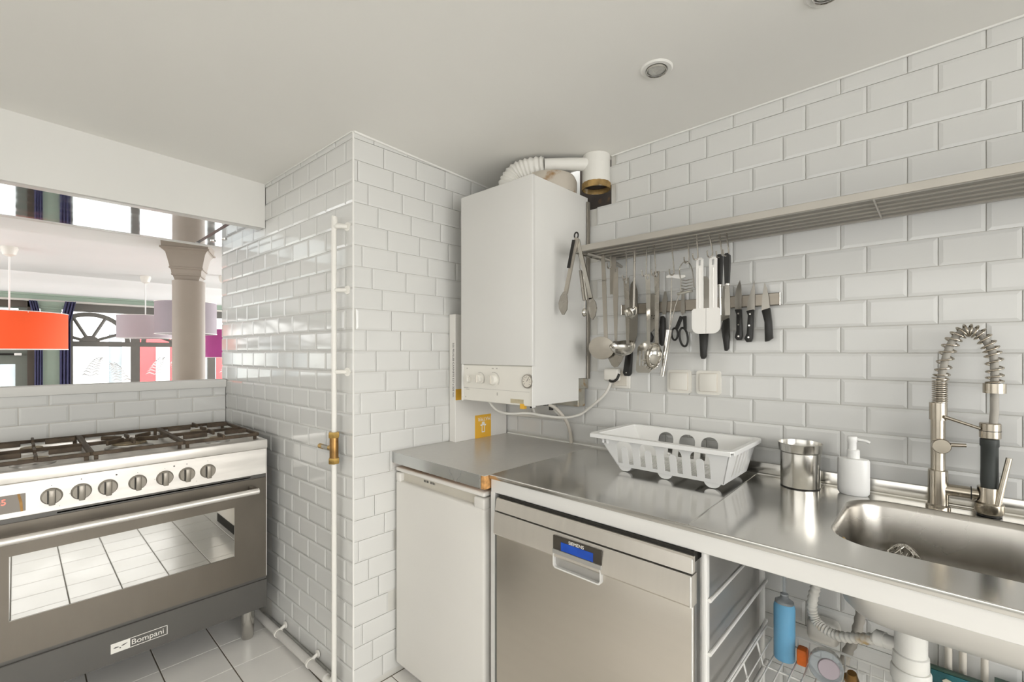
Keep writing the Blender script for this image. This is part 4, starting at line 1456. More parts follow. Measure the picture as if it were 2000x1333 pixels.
# ------------------------------------------------------------------ soap dispenser
sd = thing('soap_dispenser', 'white plastic pump bottle of soap beside the sink', 'soap dispenser', (-0.178, 1.606, 0.9120))
sx_, sy_ = -0.178, 1.606
bm = B()
lathe(bm, [(0.0320, 0.0), (0.0365, 0.006), (0.0375, 0.020), (0.0375, 0.096), (0.0355, 0.101), (0.0180, 0.103)], (sx_, sy_, 0.9120), (0, 0, 1), 40, sx=0.62, sy=1.0)
obj('bottle', bm, 'white_plastic', sd)
bm = B()
lathe(bm, [(0.0150, 0.103), (0.0150, 0.124), (0.0120, 0.127)], (sx_, sy_, 0.9120), (0, 0, 1), 26)
obj('collar', bm, 'white_plastic', sd)
bm = B()
lathe(bm, [(0.0105, 0.127), (0.0105, 0.146), (0.0120, 0.150), (0.0120, 0.160), (0.010, 0.163)], (sx_ - 0.003, sy_, 0.9120), (0, 0, 1), 22)
tube(bm, [(sx_ + 0.004, sy_, 1.068), (sx_ + 0.030, sy_ - 0.002, 1.065), (sx_ + 0.037, sy_ - 0.002, 1.061)], 0.0042, 10)
obj('pump', bm, 'white_plastic', sd)

# ------------------------------------------------------------------ dish rack
dk = thing('dish_rack', 'white plastic dish drainer with arched slots on the steel worktop', 'dish rack', (-0.63, 1.49, 0.9120))
ZT, ZB = 1.030, 0.930
Tt = (-0.868, -0.432, 1.368, 1.630)      # top inside rectangle (u0,u1,v0,v1)
Bb = (-0.800, -0.456, 1.388, 1.606)      # bottom rectangle
def lerp(a, b, t): return a + (b - a) * t
def side(name, axis, hi, holes, parent):
    """one leaning side; outline in (real position along the side, 0..1 up the side)"""
    def fn(a, b, d):
        y0, y1 = lerp(Bb[2], Tt[2], b), lerp(Bb[3], Tt[3], b)
        x0, x1 = lerp(Bb[0], Tt[0], b), lerp(Bb[1], Tt[1], b)
        z = lerp(ZB, ZT, b)
        if axis == 'u':
            return (a, (y1 - d) if hi else (y0 + d), z)
        return ((x1 - d) if hi else (x0 + d), a, z)
    k = 0 if axis == 'u' else 2
    outer = [(Bb[k], 0), (Bb[k + 1], 0), (Tt[k + 1], 1), (Tt[k], 1)]
    b_ = B()
    plate(b_, outer, holes, 0.0030, fn)
    return obj(name, b_, 'white_plastic', parent, angle=30)
def arch_slot(c, w, tongue, b0, b1):
    """arched opening with a rounded tongue standing in it"""
    ry = 0.24
    out = [(c - w, b0), (c - w, b1 - ry)] + arc(c, b1 - ry, w, ry, 180, 0, 10)[1:-1] + [(c + w, b1 - ry), (c + w, b0)]
    tw = w * 0.38
    tt = b0 + (b1 - b0) * tongue
    out += [(c + tw, b0), (c + tw, tt - 0.1)] + arc(c, tt - 0.1, tw, 0.1, 0, 180, 6)[1:-1] + [(c - tw, tt - 0.1), (c - tw, b0)]
    return out
side('front_side', 'u', False, [arch_slot(c, 0.0290, 0.72, 0.10, 0.90) for c in (-0.7680, -0.6850, -0.6030, -0.5200)], dk)
side('back_side', 'u', True, [arch_slot(c, 0.0285, 0.55, 0.10, 0.90) for c in (-0.7340, -0.6560, -0.5780)], dk)
side('left_side', 'v', False, [], dk)
side('right_side', 'v', True, [[(c - 0.008, 0.10), (c + 0.008, 0.10), (c + 0.008, 0.84), (c - 0.008, 0.84)] for c in (1.455, 1.487, 1.519, 1.551)], dk)
bm = B()
plate(bm, rrect(-0.890, -0.420, 1.348, 1.648, 0.022, 6), [rrect(Tt[0] + 0.001, Tt[1] - 0.001, Tt[2] + 0.001, Tt[3] - 0.001, 0.014, 6)], 0.0050, FZ(ZT - 0.001))
box(bm, -0.885, -0.425, 1.3485, 1.3515, ZT - 0.010, ZT + 0.003, 0.001, 1)
box(bm, -0.422, -0.4195, 1.365, 1.63, ZT - 0.010, ZT + 0.003, 0.001, 1)
obj('rim', bm, 'white_plastic', dk)
sl = []
for i in range(12):
    for (a, c) in ((-0.785, -0.705), (-0.695, -0.615), (-0.605, -0.545), (-0.535, -0.475)):
        y = 1.402 + i * 0.0165
        sl.append([(a, y), (c, y), (c, y + 0.0065), (a, y + 0.0065)])
bm = B()
plate(bm, [(Bb[0], Bb[2]), (Bb[1], Bb[2]), (Bb[1], Bb[3]), (Bb[0], Bb[3])], sl, 0.003, FZ(ZB - 0.001))
obj('slotted_base', bm, 'white_plastic', dk, angle=0)
for fx in (-0.775, -0.635, -0.490):
    for fy in (1.398, 1.590):
        bm = B()
        plate(bm, arc(fx, ZB + 0.001, 0.024, 0.0185, 180, 360, 10), (), 0.010, FY(fy - 0.005))
        obj('foot', bm, 'white_plastic', dk)
for px in (-0.842, -0.826):
    bm = B()
    box(bm, px - 0.004, px + 0.004, 1.362, 1.372, 1.003, 1.029, 0.0015, 1)
    obj('peg', bm, 'white_plastic', dk)
# ------------------------------------------------------------------ wall shelf of metal rods
SU0, SU1 = -1.022, 0.80
ZS = 1.695
sh_ = thing('slatted_shelf', 'long wall shelf of parallel metal slats carrying the kitchen tools', 'shelf', (-0.1, 1.66, ZS))
bm = B()
box(bm, SU0, SU1, 1.4360, 1.4400, 1.690, 1.7120, 0.0012, 1)
box(bm, SU0, SU1, 1.4400, 1.4480, 1.690, 1.6935)
obj('front_rail', bm, 'shelf_metal', sh_)
for i in range(5):
    v = 1.4690 + i * 0.0418
    bm = B()
    box(bm, SU0 + 0.003, SU1, v - 0.0145, v + 0.0145, 1.6925, 1.6975, 0.001, 1)
    rd = obj('slat', bm, 'slat_metal_shaded', sh_)
    bm = B()
    box(bm, SU0 + 0.003, SU1, v + 0.0135, v + 0.0185, 1.6890, 1.6990, 0.001, 1)
    obj('slat_lip', bm, 'shelf_metal', rd)
bm = B()
box(bm, SU0, SU1, 1.656, 1.6745, 1.6900, 1.7060, 0.002, 1)
obj('back_rail', bm, 'shelf_metal', sh_)
for u in (SU0 + 0.002, -0.12, 0.62):
    bm = B()
    box(bm, u - 0.002, u + 0.002, 1.438, 1.674, 1.6890, 1.7040, 0.0008, 1)
    obj('cross_bar', bm, 'shelf_metal', sh_)
bm = B()
tube(bm, smooth_path([(-0.985, 1.48, 1.690), (-0.965, 1.56, 1.683), (-0.950, 1.62, 1.673), (-0.945, 1.672, 1.660)], 5), 0.006, 8)
obj('wall_bracket', bm, 'shelf_metal', sh_)

# ------------------------------------------------------------------ magnetic bar
bm = B()
box(bm, -0.941, -0.374, 1.6600, 1.6740, 1.4640, 1.5040, 0.002, 1)
mb = tag(obj('magnetic_bar', bm, 'magnet_bar'), 'long brown-grey magnetic knife bar on the tiles below the shelf', 'knife rack')
bm = B()
box(bm, -0.3755, -0.3725, 1.6590, 1.6742, 1.4630, 1.5050, 0.001, 1)
box(bm, -0.9420, -0.9390, 1.6590, 1.6742, 1.4630, 1.5050, 0.001, 1)
obj('end_cap', bm, 'steel', mb)

def hook(u, v, zb, lean=0.0, label='', dz=0.0):
    """steel S-hook from a shelf rod down to zb"""
    b = B()
    zt = 1.7045
    pts = [(u - 0.006, v + 0.006, 1.694), (u - 0.003, v + 0.009, 1.704), (u, v + 0.004, 1.709), (u + 0.001, v - 0.006, 1.704), (u + 0.002, v - 0.009, 1.690),
           (u + lean, v - 0.009, zb + 0.014), (u + lean - 0.001, v - 0.010, zb + 0.004), (u + lean - 0.007, v - 0.011, zb), (u + lean - 0.014, v - 0.011, zb + 0.005), (u + lean - 0.016, v - 0.011, zb + 0.022)]
    tube(b, smooth_path(pts, 5), 0.0023, 8)
    return tag(obj('s_hook', b, 'utensil'), label, 'hook', 'S-hooks on the slatted shelf')

def strip(u0, z0, w0, u1, z1, w1, v, t=0.002, hole=None):
    """tapered flat handle from (u0,z0) to (u1,z1)"""
    d = Vector((u1 - u0, z1 - z0)); n = Vector((-d.y, d.x)).normalized()
    b = B()
    o1 = [(u0 + n.x * w0 / 2, z0 + n.y * w0 / 2), (u0 - n.x * w0 / 2, z0 - n.y * w0 / 2), (u1 - n.x * w1 / 2, z1 - n.y * w1 / 2), (u1 + n.x * w1 / 2, z1 + n.y * w1 / 2)]
    holes = []
    if hole:
        hd = d.normalized()
        c = (u0 + hd.x * hole[0], z0 + hd.y * hole[0])
        holes = [arc(c[0], c[1], hole[1], hole[2], 0, 324, 9)]
    plate(b, o1, holes, t, FY(v))
    return b

def shell(u, v, z, rx, ry, rz, m, parent, name, tilt=0.0, cut=0.0, t=0.0018, nrm=(0, -1, 0)):
    """shallow spoon-like shell: ellipsoid cap whose open side faces nrm"""
    x, y, d = frame_of(nrm)
    b = B()
    n, k = 28, 7
    for (s, off) in ((1.0, 0.0), (1.0, t)):
        rings = []
        for j in range(k + 1):
            a = (PI / 2) * j / k
            rr_, hh = math.cos(a), math.sin(a)
            ring = []
            for i in range(n):
                th = 2 * PI * i / n
                p = Vector((u, v, z)) + x * (rx * rr_ * math.cos(th)) + y * (rz * rr_ * math.sin(th)) - d * (ry * hh + off)
                ring.append(b.verts.new(p))
            rings.append(ring)
        for a_, c_ in zip(rings, rings[1:]):
            for i in range(n):
                b.faces.new((a_[i], a_[(i + 1) % n], c_[(i + 1) % n], c_[i]))
        if s:
            pass
    bmesh.ops.remove_doubles(b, verts=b.verts, dist=1e-6)
    if tilt:
        bmesh.ops.rotate(b, cent=(u, v, z), matrix=Matrix.Rotation(tilt, 3, 'Y'), verts=b.verts)
    return obj(name, b, m, parent, angle=60)

# --- tongs
tg = thing('kitchen_tongs', 'open steel tongs with a black grip hanging on the left end of the shelf', 'tongs', (-0.998, 1.43, 1.72))
v = 1.430
bm = B()
tube(bm, [(-0.998 + 0.0085 * math.cos(a), v, 1.751 + 0.0115 * math.sin(a)) for a in [2 * PI * i / 14 for i in range(14)]], 0.0030, 7, closed=True)
obj('ring', bm, 'black', tg)
bm = strip(-0.996, 1.742, 0.016, -1.047, 1.538, 0.017, v - 0.003, 0.006)
a1 = obj('left_arm', bm, 'utensil_dull', tg)
bm = strip(-1.0065, 1.735, 0.011, -1.031, 1.632, 0.012, v - 0.007, 0.005)
obj('grip', bm, 'black', a1)
bm = B()
plate(bm, [(-1.041, 1.545), (-1.036, 1.505), (-1.039, 1.475), (-1.053, 1.456), (-1.062, 1.457), (-1.076, 1.480), (-1.079, 1.503), (-1.070, 1.528), (-1.056, 1.545)], (), 0.004, FY(v - 0.004))
obj('tip', bm, 'utensil', a1)
bm = strip(-0.995, 1.735, 0.014, -0.937, 1.508, 0.015, v + 0.004, 0.006)
a2 = obj('right_arm', bm, 'utensil_bright', tg)
bm = B()
plate(bm, [(-0.946, 1.512), (-0.930, 1.512), (-0.917, 1.495), (-0.912, 1.474), (-0.918, 1.445), (-0.929, 1.432), (-0.938, 1.440), (-0.948, 1.470)], (), 0.004, FY(v + 0.004))
obj('tip', bm, 'utensil', a2)

# --- melon baller
mbl = thing('melon_baller', 'small steel melon baller with a tube handle hanging beside the tongs', 'melon baller', (-1.012, 1.50, 1.46))
bm = B()
cyl(bm, (-1.027, 1.498, 1.632), (-1.009, 1.498, 1.514), 0.0058, 0.0062, 14)
obj('handle', bm, 'utensil', mbl)
bm = B()
cyl(bm, (-1.018, 1.503, 1.630), (-1.001, 1.503, 1.515), 0.0045, 0.0050, 12)
obj('handle_half', bm, 'utensil_bright', mbl)
bm = B()
cyl(bm, (-1.008, 1.50, 1.515), (-1.010, 1.50, 1.478), 0.0016, n=8)
obj('neck', bm, 'utensil', mbl)
shell(-1.010, 1.500, 1.468, 0.0105, 0.010, 0.0165, 'chrome', mbl, 'scoop')
bm = B()
tube(bm, smooth_path([(-1.020, 1.474, 1.690), (-1.022, 1.49, 1.665), (-1.028, 1.497, 1.645), (-1.024, 1.497, 1.628)], 5), 0.0015, 7)
obj('hanging_loop', bm, 'utensil', mbl)

# --- skimmer
skm = thing('skimmer', 'flat round skimmer with a long beige-grey handle, first large tool on the shelf', 'skimmer', (-0.965, 1.55, 1.29))
bm = strip(-0.959, 1.692, 0.014, -0.952, 1.590, 0.018, 1.550, 0.003)
hb = strip(-0.953, 1.592, 0.018, -0.945, 1.366, 0.016, 1.550, 0.003)
merge(bm, hb)
obj('handle', bm, 'utensil_dull', skm)
bm = B()
x, y, d = frame_of((0.10, -1, 0.05))
lathe(bm, [(0.0545, 0.0), (0.0545, 0.002), (0.050, 0.0035), (0.001, 0.0060)], (-0.965, 1.552, 1.330), (0.10, -1, -0.12), 36, sx=1.0, sy=0.82)
obj('disc', bm, 'utensil_dull', skm, angle=20)

# --- grey flat scraper behind
bm = B()
plate(bm, [(-0.956, 1.542), (-0.930, 1.542), (-0.930, 1.688), (-0.956, 1.688)], (), 0.003, FY(1.600))
tag(obj('flat_scraper', bm, 'utensil_dull'), 'plain grey flat metal plate hanging behind the serving spoon handle', 'scraper')

# --- serving spoon
spn = thing('serving_spoon', 'steel serving spoon with pointed bowl hanging behind the big ladle', 'spoon', (-0.915, 1.575, 1.25))
bm = strip(-0.914, 1.640, 0.018, -0.915, 1.535, 0.022, 1.572, 0.0025, hole=(0.012, 0.003, 0.006))
merge(bm, strip(-0.915, 1.536, 0.022, -0.914, 1.350, 0.010, 1.572, 0.0025))
obj('handle', bm, 'utensil_dull', spn)
bm = B()
plate(bm, [(-0.921, 1.356), (-0.908, 1.356), (-0.886, 1.335), (-0.877, 1.310), (-0.888, 1.280), (-0.906, 1.257), (-0.918, 1.254), (-0.930, 1.262), (-0.944, 1.285), (-0.948, 1.310), (-0.940, 1.338)], (), 0.006, FY(1.570))
obj('spoon_bowl', bm, 'utensil', spn)
hook(-0.918, 1.546, 1.632, 0.004, 'steel S-hook holding the serving spoon')

# --- big ladle
ld = thing('large_ladle', 'large steel soup ladle with a dark tapered handle', 'ladle', (-0.865, 1.55, 1.30))
bm = strip(-0.864, 1.592, 0.022, -0.857, 1.455, 0.018, 1.560, 0.0025, hole=(0.014, 0.005, 0.008))
merge(bm, strip(-0.857, 1.456, 0.018, -0.856, 1.345, 0.012, 1.560, 0.0025))
obj('handle', bm, 'utensil', ld)
shell(-0.866, 1.535, 1.342, 0.050, 0.043, 0.036, 'utensil_bright', ld, 'ladle_bowl', nrm=(0.0, -0.45, 0.90))
hook(-0.852, 1.546, 1.578, 0.004, 'steel S-hook holding the large ladle')

# --- small ladle
sl_ = thing('small_ladle', 'small steel ladle on a thin rod handle above the big ladle', 'ladle', (-0.826, 1.53, 1.43))
bm = B()
tube(bm, [(-0.820, 1.546, 1.690), (-0.821, 1.545, 1.60), (-0.823, 1.543, 1.475)], 0.0045, 8)
obj('handle', bm, 'utensil', sl_)
shell(-0.826, 1.525, 1.470, 0.0310, 0.036, 0.022, 'chrome', sl_, 'ladle_bowl', nrm=(0.0, -0.42, 0.91))

# --- knives on the bar
def knife(label, name, blade, handle, m_blade='blade', m_handle='black', rivets=(), vb=1.655, th=0.014):
    k = thing(name, label, 'knife', ((blade[0][0]), vb, min(p[1] for p in handle)), 'knives on the magnetic bar')
    b = B()
    plate(b, blade, (), 0.0022, FY(vb))
    bo = obj('blade', b, m_blade, k, angle=0)
    b = B()
    plate(b, handle, (), th, FY(vb - th / 2 + 0.001))
    bmesh.ops.bevel(b, geom=[e for e in b.edges if e.is_manifold and e.calc_face_angle(0) > 1.0], offset=0.002, segments=2, profile=0.5, affect='EDGES', clamp_overlap=True)
    h_ = obj('handle', b, m_handle, k)
    for (ru, rz) in rivets:
        b = B()
        lathe(b, [(0.0033, 0), (0.0030, 0.0012)], (ru, vb - th / 2 + 0.0008, rz), (0, -1, 0), 14)
        obj('rivet', b, 'utensil_bright', h_)
    return k
knife('long chef knife with a shiny black handle hanging behind the ladles', 'chef_knife',
      [(-0.896, 1.582), (-0.887, 1.594), (-0.876, 1.585), (-0.866, 1.552), (-0.866, 1.432), (-0.868, 1.380), (-0.876, 1.352), (-0.890, 1.320), (-0.905, 1.316), (-0.905, 1.50)],
      [(-0.913, 1.318), (-0.888, 1.322), (-0.893, 1.228), (-0.900, 1.219), (-0.920, 1.219), (-0.928, 1.230)], rivets=((-0.911, 1.232),))
knife('wide cleaver-like blade with three small holes behind the pasta server', 'wide_blade_knife',
      [(-0.818, 1.536), (-0.777, 1.538), (-0.776, 1.432), (-0.792, 1.408), (-0.818, 1.380)],
      [(-0.821, 1.384), (-0.810, 1.390), (-0.801, 1.372), (-0.806, 1.352), (-0.816, 1.350)])
knife('slim peeling knife with rounded black handle left of the scissors', 'peeling_knife',
      [(-0.757, 1.541), (-0.750, 1.541), (-0.745, 1.515), (-0.750, 1.455), (-0.764, 1.455), (-0.766, 1.50)],
      [(-0.770, 1.448), (-0.760, 1.450), (-0.754, 1.440), (-0.753, 1.38), (-0.757, 1.342), (-0.766, 1.336), (-0.775, 1.345), (-0.777, 1.39)])
knife('knife whose black tapered handle shows below the white spatulas', 'hidden_blade_knife',
      [(-0.614, 1.582), (-0.600, 1.580), (-0.592, 1.565), (-0.592, 1.378), (-0.624, 1.378), (-0.618, 1.55)],
      [(-0.626, 1.380), (-0.596, 1.380), (-0.602, 1.300), (-0.608, 1.289), (-0.618, 1.289), (-0.622, 1.300)], m_handle='black')
knife('knife with black pointed handle below the two hanging black grips', 'pointed_handle_knife',
      [(-0.546, 1.541), (-0.527, 1.539), (-0.526, 1.428), (-0.551, 1.420), (-0.550, 1.50)],
      [(-0.545, 1.421), (-0.526, 1.430), (-0.525, 1.36), (-0.527, 1.325), (-0.533, 1.316), (-0.540, 1.318), (-0.551, 1.395)])
knife('paring knife with three-rivet black handle, left of the three at the bar end', 'paring_knife',
      [(-0.492, 1.555), (-0.488, 1.535), (-0.486, 1.500), (-0.487, 1.456), (-0.507, 1.458), (-0.508, 1.500), (-0.503, 1.528)],
      [(-0.507, 1.457), (-0.486, 1.457), (-0.484, 1.40), (-0.483, 1.366), (-0.487, 1.353), (-0.500, 1.353), (-0.507, 1.363), (-0.502, 1.385), (-0.502, 1.440)],
      rivets=((-0.4945, 1.4425), (-0.4940, 1.405), (-0.4940, 1.3665)))
knife('paring knife with three-rivet black handle, middle of the three at the bar end', 'utility_knife',
      [(-0.447, 1.549), (-0.4455, 1.52), (-0.4455, 1.452), (-0.470, 1.452), (-0.468, 1.480), (-0.458, 1.515)],
      [(-0.471, 1.450), (-0.448, 1.454), (-0.450, 1.40), (-0.452, 1.36), (-0.456, 1.347), (-0.470, 1.346), (-0.477, 1.358), (-0.470, 1.375), (-0.466, 1.435)],
      rivets=((-0.4585, 1.4385), (-0.4610, 1.401), (-0.4630, 1.3620)))
knife('small knife with plain black slanted handle, rightmost on the magnetic bar', 'santoku_knife',
      [(-0.417, 1.540), (-0.410, 1.520), (-0.404, 1.490), (-0.401, 1.455), (-0.426, 1.448), (-0.424, 1.49)],
      [(-0.425, 1.449), (-0.4005, 1.456), (-0.395, 1.41), (-0.392, 1.358), (-0.404, 1.349), (-0.415, 1.346), (-0.416, 1.41)])
# three small holes in the wide blade
for i, (hu, hz) in enumerate(((-0.806, 1.453), (-0.794, 1.453), (-0.799, 1.442))):
    bm = B()
    lathe(bm, [(0.0022, 0), (0.0022, 0.0005)], (hu, 1.6548, hz), (0, -1, 0), 10)
    obj('blade_hole', bm, 'black', bpy.data.objects['wide_blade_knife'])

# --- slotted turner
tn = thing('slotted_turner', 'pale steel slotted turner hanging behind the pasta server', 'turner', (-0.80, 1.585, 1.24))
bm = strip(-0.789, 1.600, 0.018, -0.786, 1.527, 0.017, 1.584, 0.0025, hole=(0.012, 0.004, 0.007))
merge(bm, strip(-0.786, 1.528, 0.017, -0.785, 1.350, 0.013, 1.584, 0.0025))
obj('handle', bm, 'utensil_bright', tn)
bm = B()
slots = [[(x0, 1.262), (x0 + 0.006, 1.262), (x0 + 0.008, 1.318), (x0 + 0.002, 1.318)] for x0 in (-0.823, -0.810, -0.797)]
plate(bm, [(-0.792, 1.356), (-0.779, 1.356), (-0.774, 1.338), (-0.776, 1.243), (-0.783, 1.237), (-0.828, 1.237), (-0.836, 1.244), (-0.828, 1.330), (-0.820, 1.342)], slots, 0.0022, FY(1.583))
obj('slotted_blade', bm, 'utensil_bright', tn, angle=0)
hook(-0.770, 1.546, 1.586, 0.000, 'steel S-hook holding the slotted turner')

# --- pasta server
ps = thing('pasta_server', 'shiny steel pasta server with short prongs', 'pasta server', (-0.735, 1.54, 1.25))
bm = strip(-0.735, 1.600, 0.020, -0.7335, 1.518, 0.016, 1.545, 0.0025, hole=(0.012, 0.004, 0.007))
merge(bm, strip(-0.7335, 1.519, 0.016, -0.735, 1.335, 0.013, 1.545, 0.0025))
obj('handle', bm, 'utensil', ps)
shell(-0.737, 1.522, 1.302, 0.0290, 0.030, 0.046, 'chrome', ps, 'server_bowl', nrm=(0.0, -0.9, 0.25))
for i in range(9):
    a = math.radians(200 + i * 17.5)
    bm = B()
    p0 = Vector((-0.737 + 0.028 * math.cos(a), 1.521, 1.302 + 0.045 * math.sin(a)))
    p1 = p0 + Vector((0.006 * math.cos(a), -0.018, 0.006 * math.sin(a)))
    cyl(bm, p0, p1, 0.0026, 0.0020, 8)
    obj('prong', bm, 'chrome', ps)
hook(-0.742, 1.546, 1.584, 0.008, 'steel S-hook holding the pasta server')

# --- skewer tool: wing handle, thin rods, steel tube
sw_ = thing('tube_handled_tool', 'thin wire tool with a long steel tube handle in front of the scissors', 'kitchen tool', (-0.70, 1.555, 1.23))
bm = B()
tube(bm, [(-0.684, 1.555, 1.575), (-0.686, 1.555, 1.48), (-0.692, 1.555, 1.385)], 0.0020, 7)
tube(bm, [(-0.654, 1.555, 1.520), (-0.672, 1.555, 1.47), (-0.692, 1.555, 1.39)], 0.0020, 7)
obj('wires', bm, 'utensil', sw_)
bm = B()
cyl(bm, (-0.693, 1.555, 1.391), (-0.719, 1.555, 1.228), 0.0115, 0.0072, 18)
obj('tube_handle', bm, 'chrome', sw_)
hook(-0.678, 1.546, 1.578, 0.010, 'steel S-hook holding the thin wire tool')
# --- wing corkscrew / wire opener
wo = thing('wire_opener', 'wire loop opener with white wing handle hanging on its own hook', 'opener', (-0.63, 1.55, 1.51))
bm = B()
plate(bm, [(-0.701, 1.579), (-0.690, 1.583), (-0.66, 1.580), (-0.634, 1.575), (-0.632, 1.569), (-0.650, 1.564), (-0.680, 1.572), (-0.700, 1.573)], (), 0.006, FY(1.548))
obj('wing_handle', bm, 'white_silicone', wo)
bm = B()
tube(bm, smooth_path([(-0.650, 1.548, 1.565), (-0.653, 1.548, 1.600), (-0.640, 1.548, 1.619), (-0.625, 1.548, 1.619), (-0.612, 1.548, 1.598), (-0.606, 1.548, 1.565), (-0.603, 1.548, 1.53)], 6), 0.0020, 7)
obj('wire_loop', bm, 'utensil', wo)
bm = B()
for i in range(5):
    z = 1.560 - i * 0.010
    tube(bm, [(-0.648, 1.548, z), (-0.630, 1.546, z - 0.004), (-0.608, 1.548, z - 0.001)], 0.0014, 6)
tube(bm, [(-0.648, 1.549, 1.565), (-0.650, 1.549, 1.517)], 0.0018, 6)
obj('wire_mesh', bm, 'utensil', wo)
bm = B()
cyl(bm, (-0.661, 1.548, 1.513), (-0.609, 1.548, 1.519), 0.0042, n=10)
obj('cross_bar', bm, 'utensil_bright', wo)
hook(-0.622, 1.546, 1.612, 0.006, 'steel S-hook holding the wire opener')

# --- scissors
ss = thing('kitchen_scissors', 'kitchen scissors with black loop handles on the magnetic bar', 'scissors', (-0.69, 1.655, 1.33))
bm = B()
plate(bm, [(-0.686, 1.549), (-0.681, 1.53), (-0.678, 1.455), (-0.694, 1.455), (-0.691, 1.53)], (), 0.003, FY(1.655))
obj('blades', bm, 'blade', ss, angle=0)
bm = B()
lathe(bm, [(0.0042, 0), (0.0036, 0.002)], (-0.6865, 1.653, 1.452), (0, -1, 0), 12)
obj('pivot', bm, 'utensil_bright', ss)
bm = B()
tube(bm, [(-0.682 + 0.0150 * math.cos(a) - 0.004 * math.sin(a), 1.652, 1.368 + 0.034 * math.sin(a)) for a in [2 * PI * i / 22 for i in range(22)]], 0.0040, 8, closed=True)
merge(bm, strip(-0.678, 1.444, 0.012, -0.676, 1.395, 0.009, 1.648, 0.008))
obj('right_handle', bm, 'black', ss)
bm = B()
tube(bm, [(-0.716 + 0.0115 * math.cos(a), 1.654, 1.380 + 0.022 * math.sin(a)) for a in [2 * PI * i / 18 for i in range(18)]], 0.0038, 8, closed=True)
merge(bm, strip(-0.690, 1.444, 0.012, -0.709, 1.400, 0.011, 1.650, 0.008))
obj('left_handle', bm, 'black', ss)

# --- two white spatulas
for (x0, x1, hx0, hx1, ztop, left) in ((-0.598, -0.5525, -0.584, -0.562, 1.621, True), (-0.5515, -0.508, -0.542, -0.519, 1.618, False)):
    st = thing('white_spatula', 'white kitchen spatula, left of the pair hanging together' if left else 'white kitchen spatula, right of the pair hanging together', 'spatula',
               ((x0 + x1) / 2, 1.515, 1.373), 'white spatulas on the shelf')
    c = (hx0 + hx1) / 2
    bm = B()
    plate(bm, [(hx0, 1.445), (hx1, 1.445), (hx1, ztop - 0.006), (hx1 - 0.006, ztop), (hx0 + 0.006, ztop), (hx0, ztop - 0.006)],
          [[(c - 0.004, ztop - 0.026), (c + 0.004, ztop - 0.026), (c + 0.004, ztop - 0.008), (c - 0.004, ztop - 0.008)]], 0.007, FY(1.515))
    obj('handle', bm, 'white_silicone', st)
    bm = B()
    box(bm, c - 0.0018, c + 0.0018, 1.5135, 1.5155, 1.455, ztop - 0.034, 0.0008, 1)
    obj('handle_rib', bm, 'white_silicone', st)
    bm = B()
    if left:
        pts = [(x0 + 0.006, 1.455), (x1, 1.455), (x1, 1.3725), (x0 + 0.024, 1.3725)] + arc(x0 + 0.024, 1.3965, 0.024, 0.024, 270, 180, 6)[1:] + [(x0, 1.449)]
    else:
        pts = [(x0, 1.455), (x1 - 0.006, 1.455), (x1, 1.449)] + arc(x1 - 0.024, 1.3965, 0.024, 0.024, 0, -90, 6) + [(x0, 1.3725)]
    plate(bm, pts, (), 0.005, FY(1.5145))
    obj('blade', bm, 'white_silicone', st)
hook(-0.578, 1.508, 1.612, 0.006, 'steel S-hook holding the left white spatula')
hook(-0.538, 1.508, 1.614, 0.012, 'steel S-hook holding the right white spatula')

# --- sharpening steel and carving tool with black grips
for (h0, h1, label, nm) in ((-0.527, -0.509, 'sharpening steel with black grip hanging right of the spatulas', 'sharpening_steel'),
                            (-0.504, -0.486, 'carving fork with black grip hanging beside the sharpening steel', 'carving_fork')):
    t_ = thing(nm, label, 'kitchen tool', ((h0 + h1) / 2, 1.54, 1.43))
    c = (h0 + h1) / 2
    bm = B()
    plate(bm, [(h0 + 0.003, 1.530), (h1 - 0.003, 1.530), (h1, 1.60), (h1, 1.620), (h1 - 0.005, 1.627), (h0 + 0.005, 1.627), (h0, 1.620), (h0, 1.60)], (), 0.014, FY(1.533))
    obj('grip', bm, 'black', t_)
    bm = B()
    lathe(bm, [(0.0075, 0), (0.0075, 0.006)], (c, 1.540, 1.525), (0, 0, 1), 16)
    obj('ferrule', bm, 'utensil_bright', t_)
    bm = B()
    if nm == 'sharpening_steel':
        cyl(bm, (c, 1.540, 1.526), (c + 0.002, 1.540, 1.432), 0.0045, 0.0040, 12)
    else:
        plate(bm, [(c - 0.006, 1.526), (c + 0.006, 1.526), (c + 0.009, 1.47), (c + 0.009, 1.43), (c - 0.008, 1.43), (c - 0.008, 1.47)], (), 0.002, FY(1.539))
    obj('steel_rod' if nm == 'sharpening_steel' else 'fork_blade', bm, 'utensil_bright' if nm == 'sharpening_steel' else 'blade', t_)
hook(-0.519, 1.546, 1.616, 0.008, 'steel S-hook holding the sharpening steel')
hook(-0.498, 1.546, 1.618, 0.008, 'steel S-hook holding the carving fork')

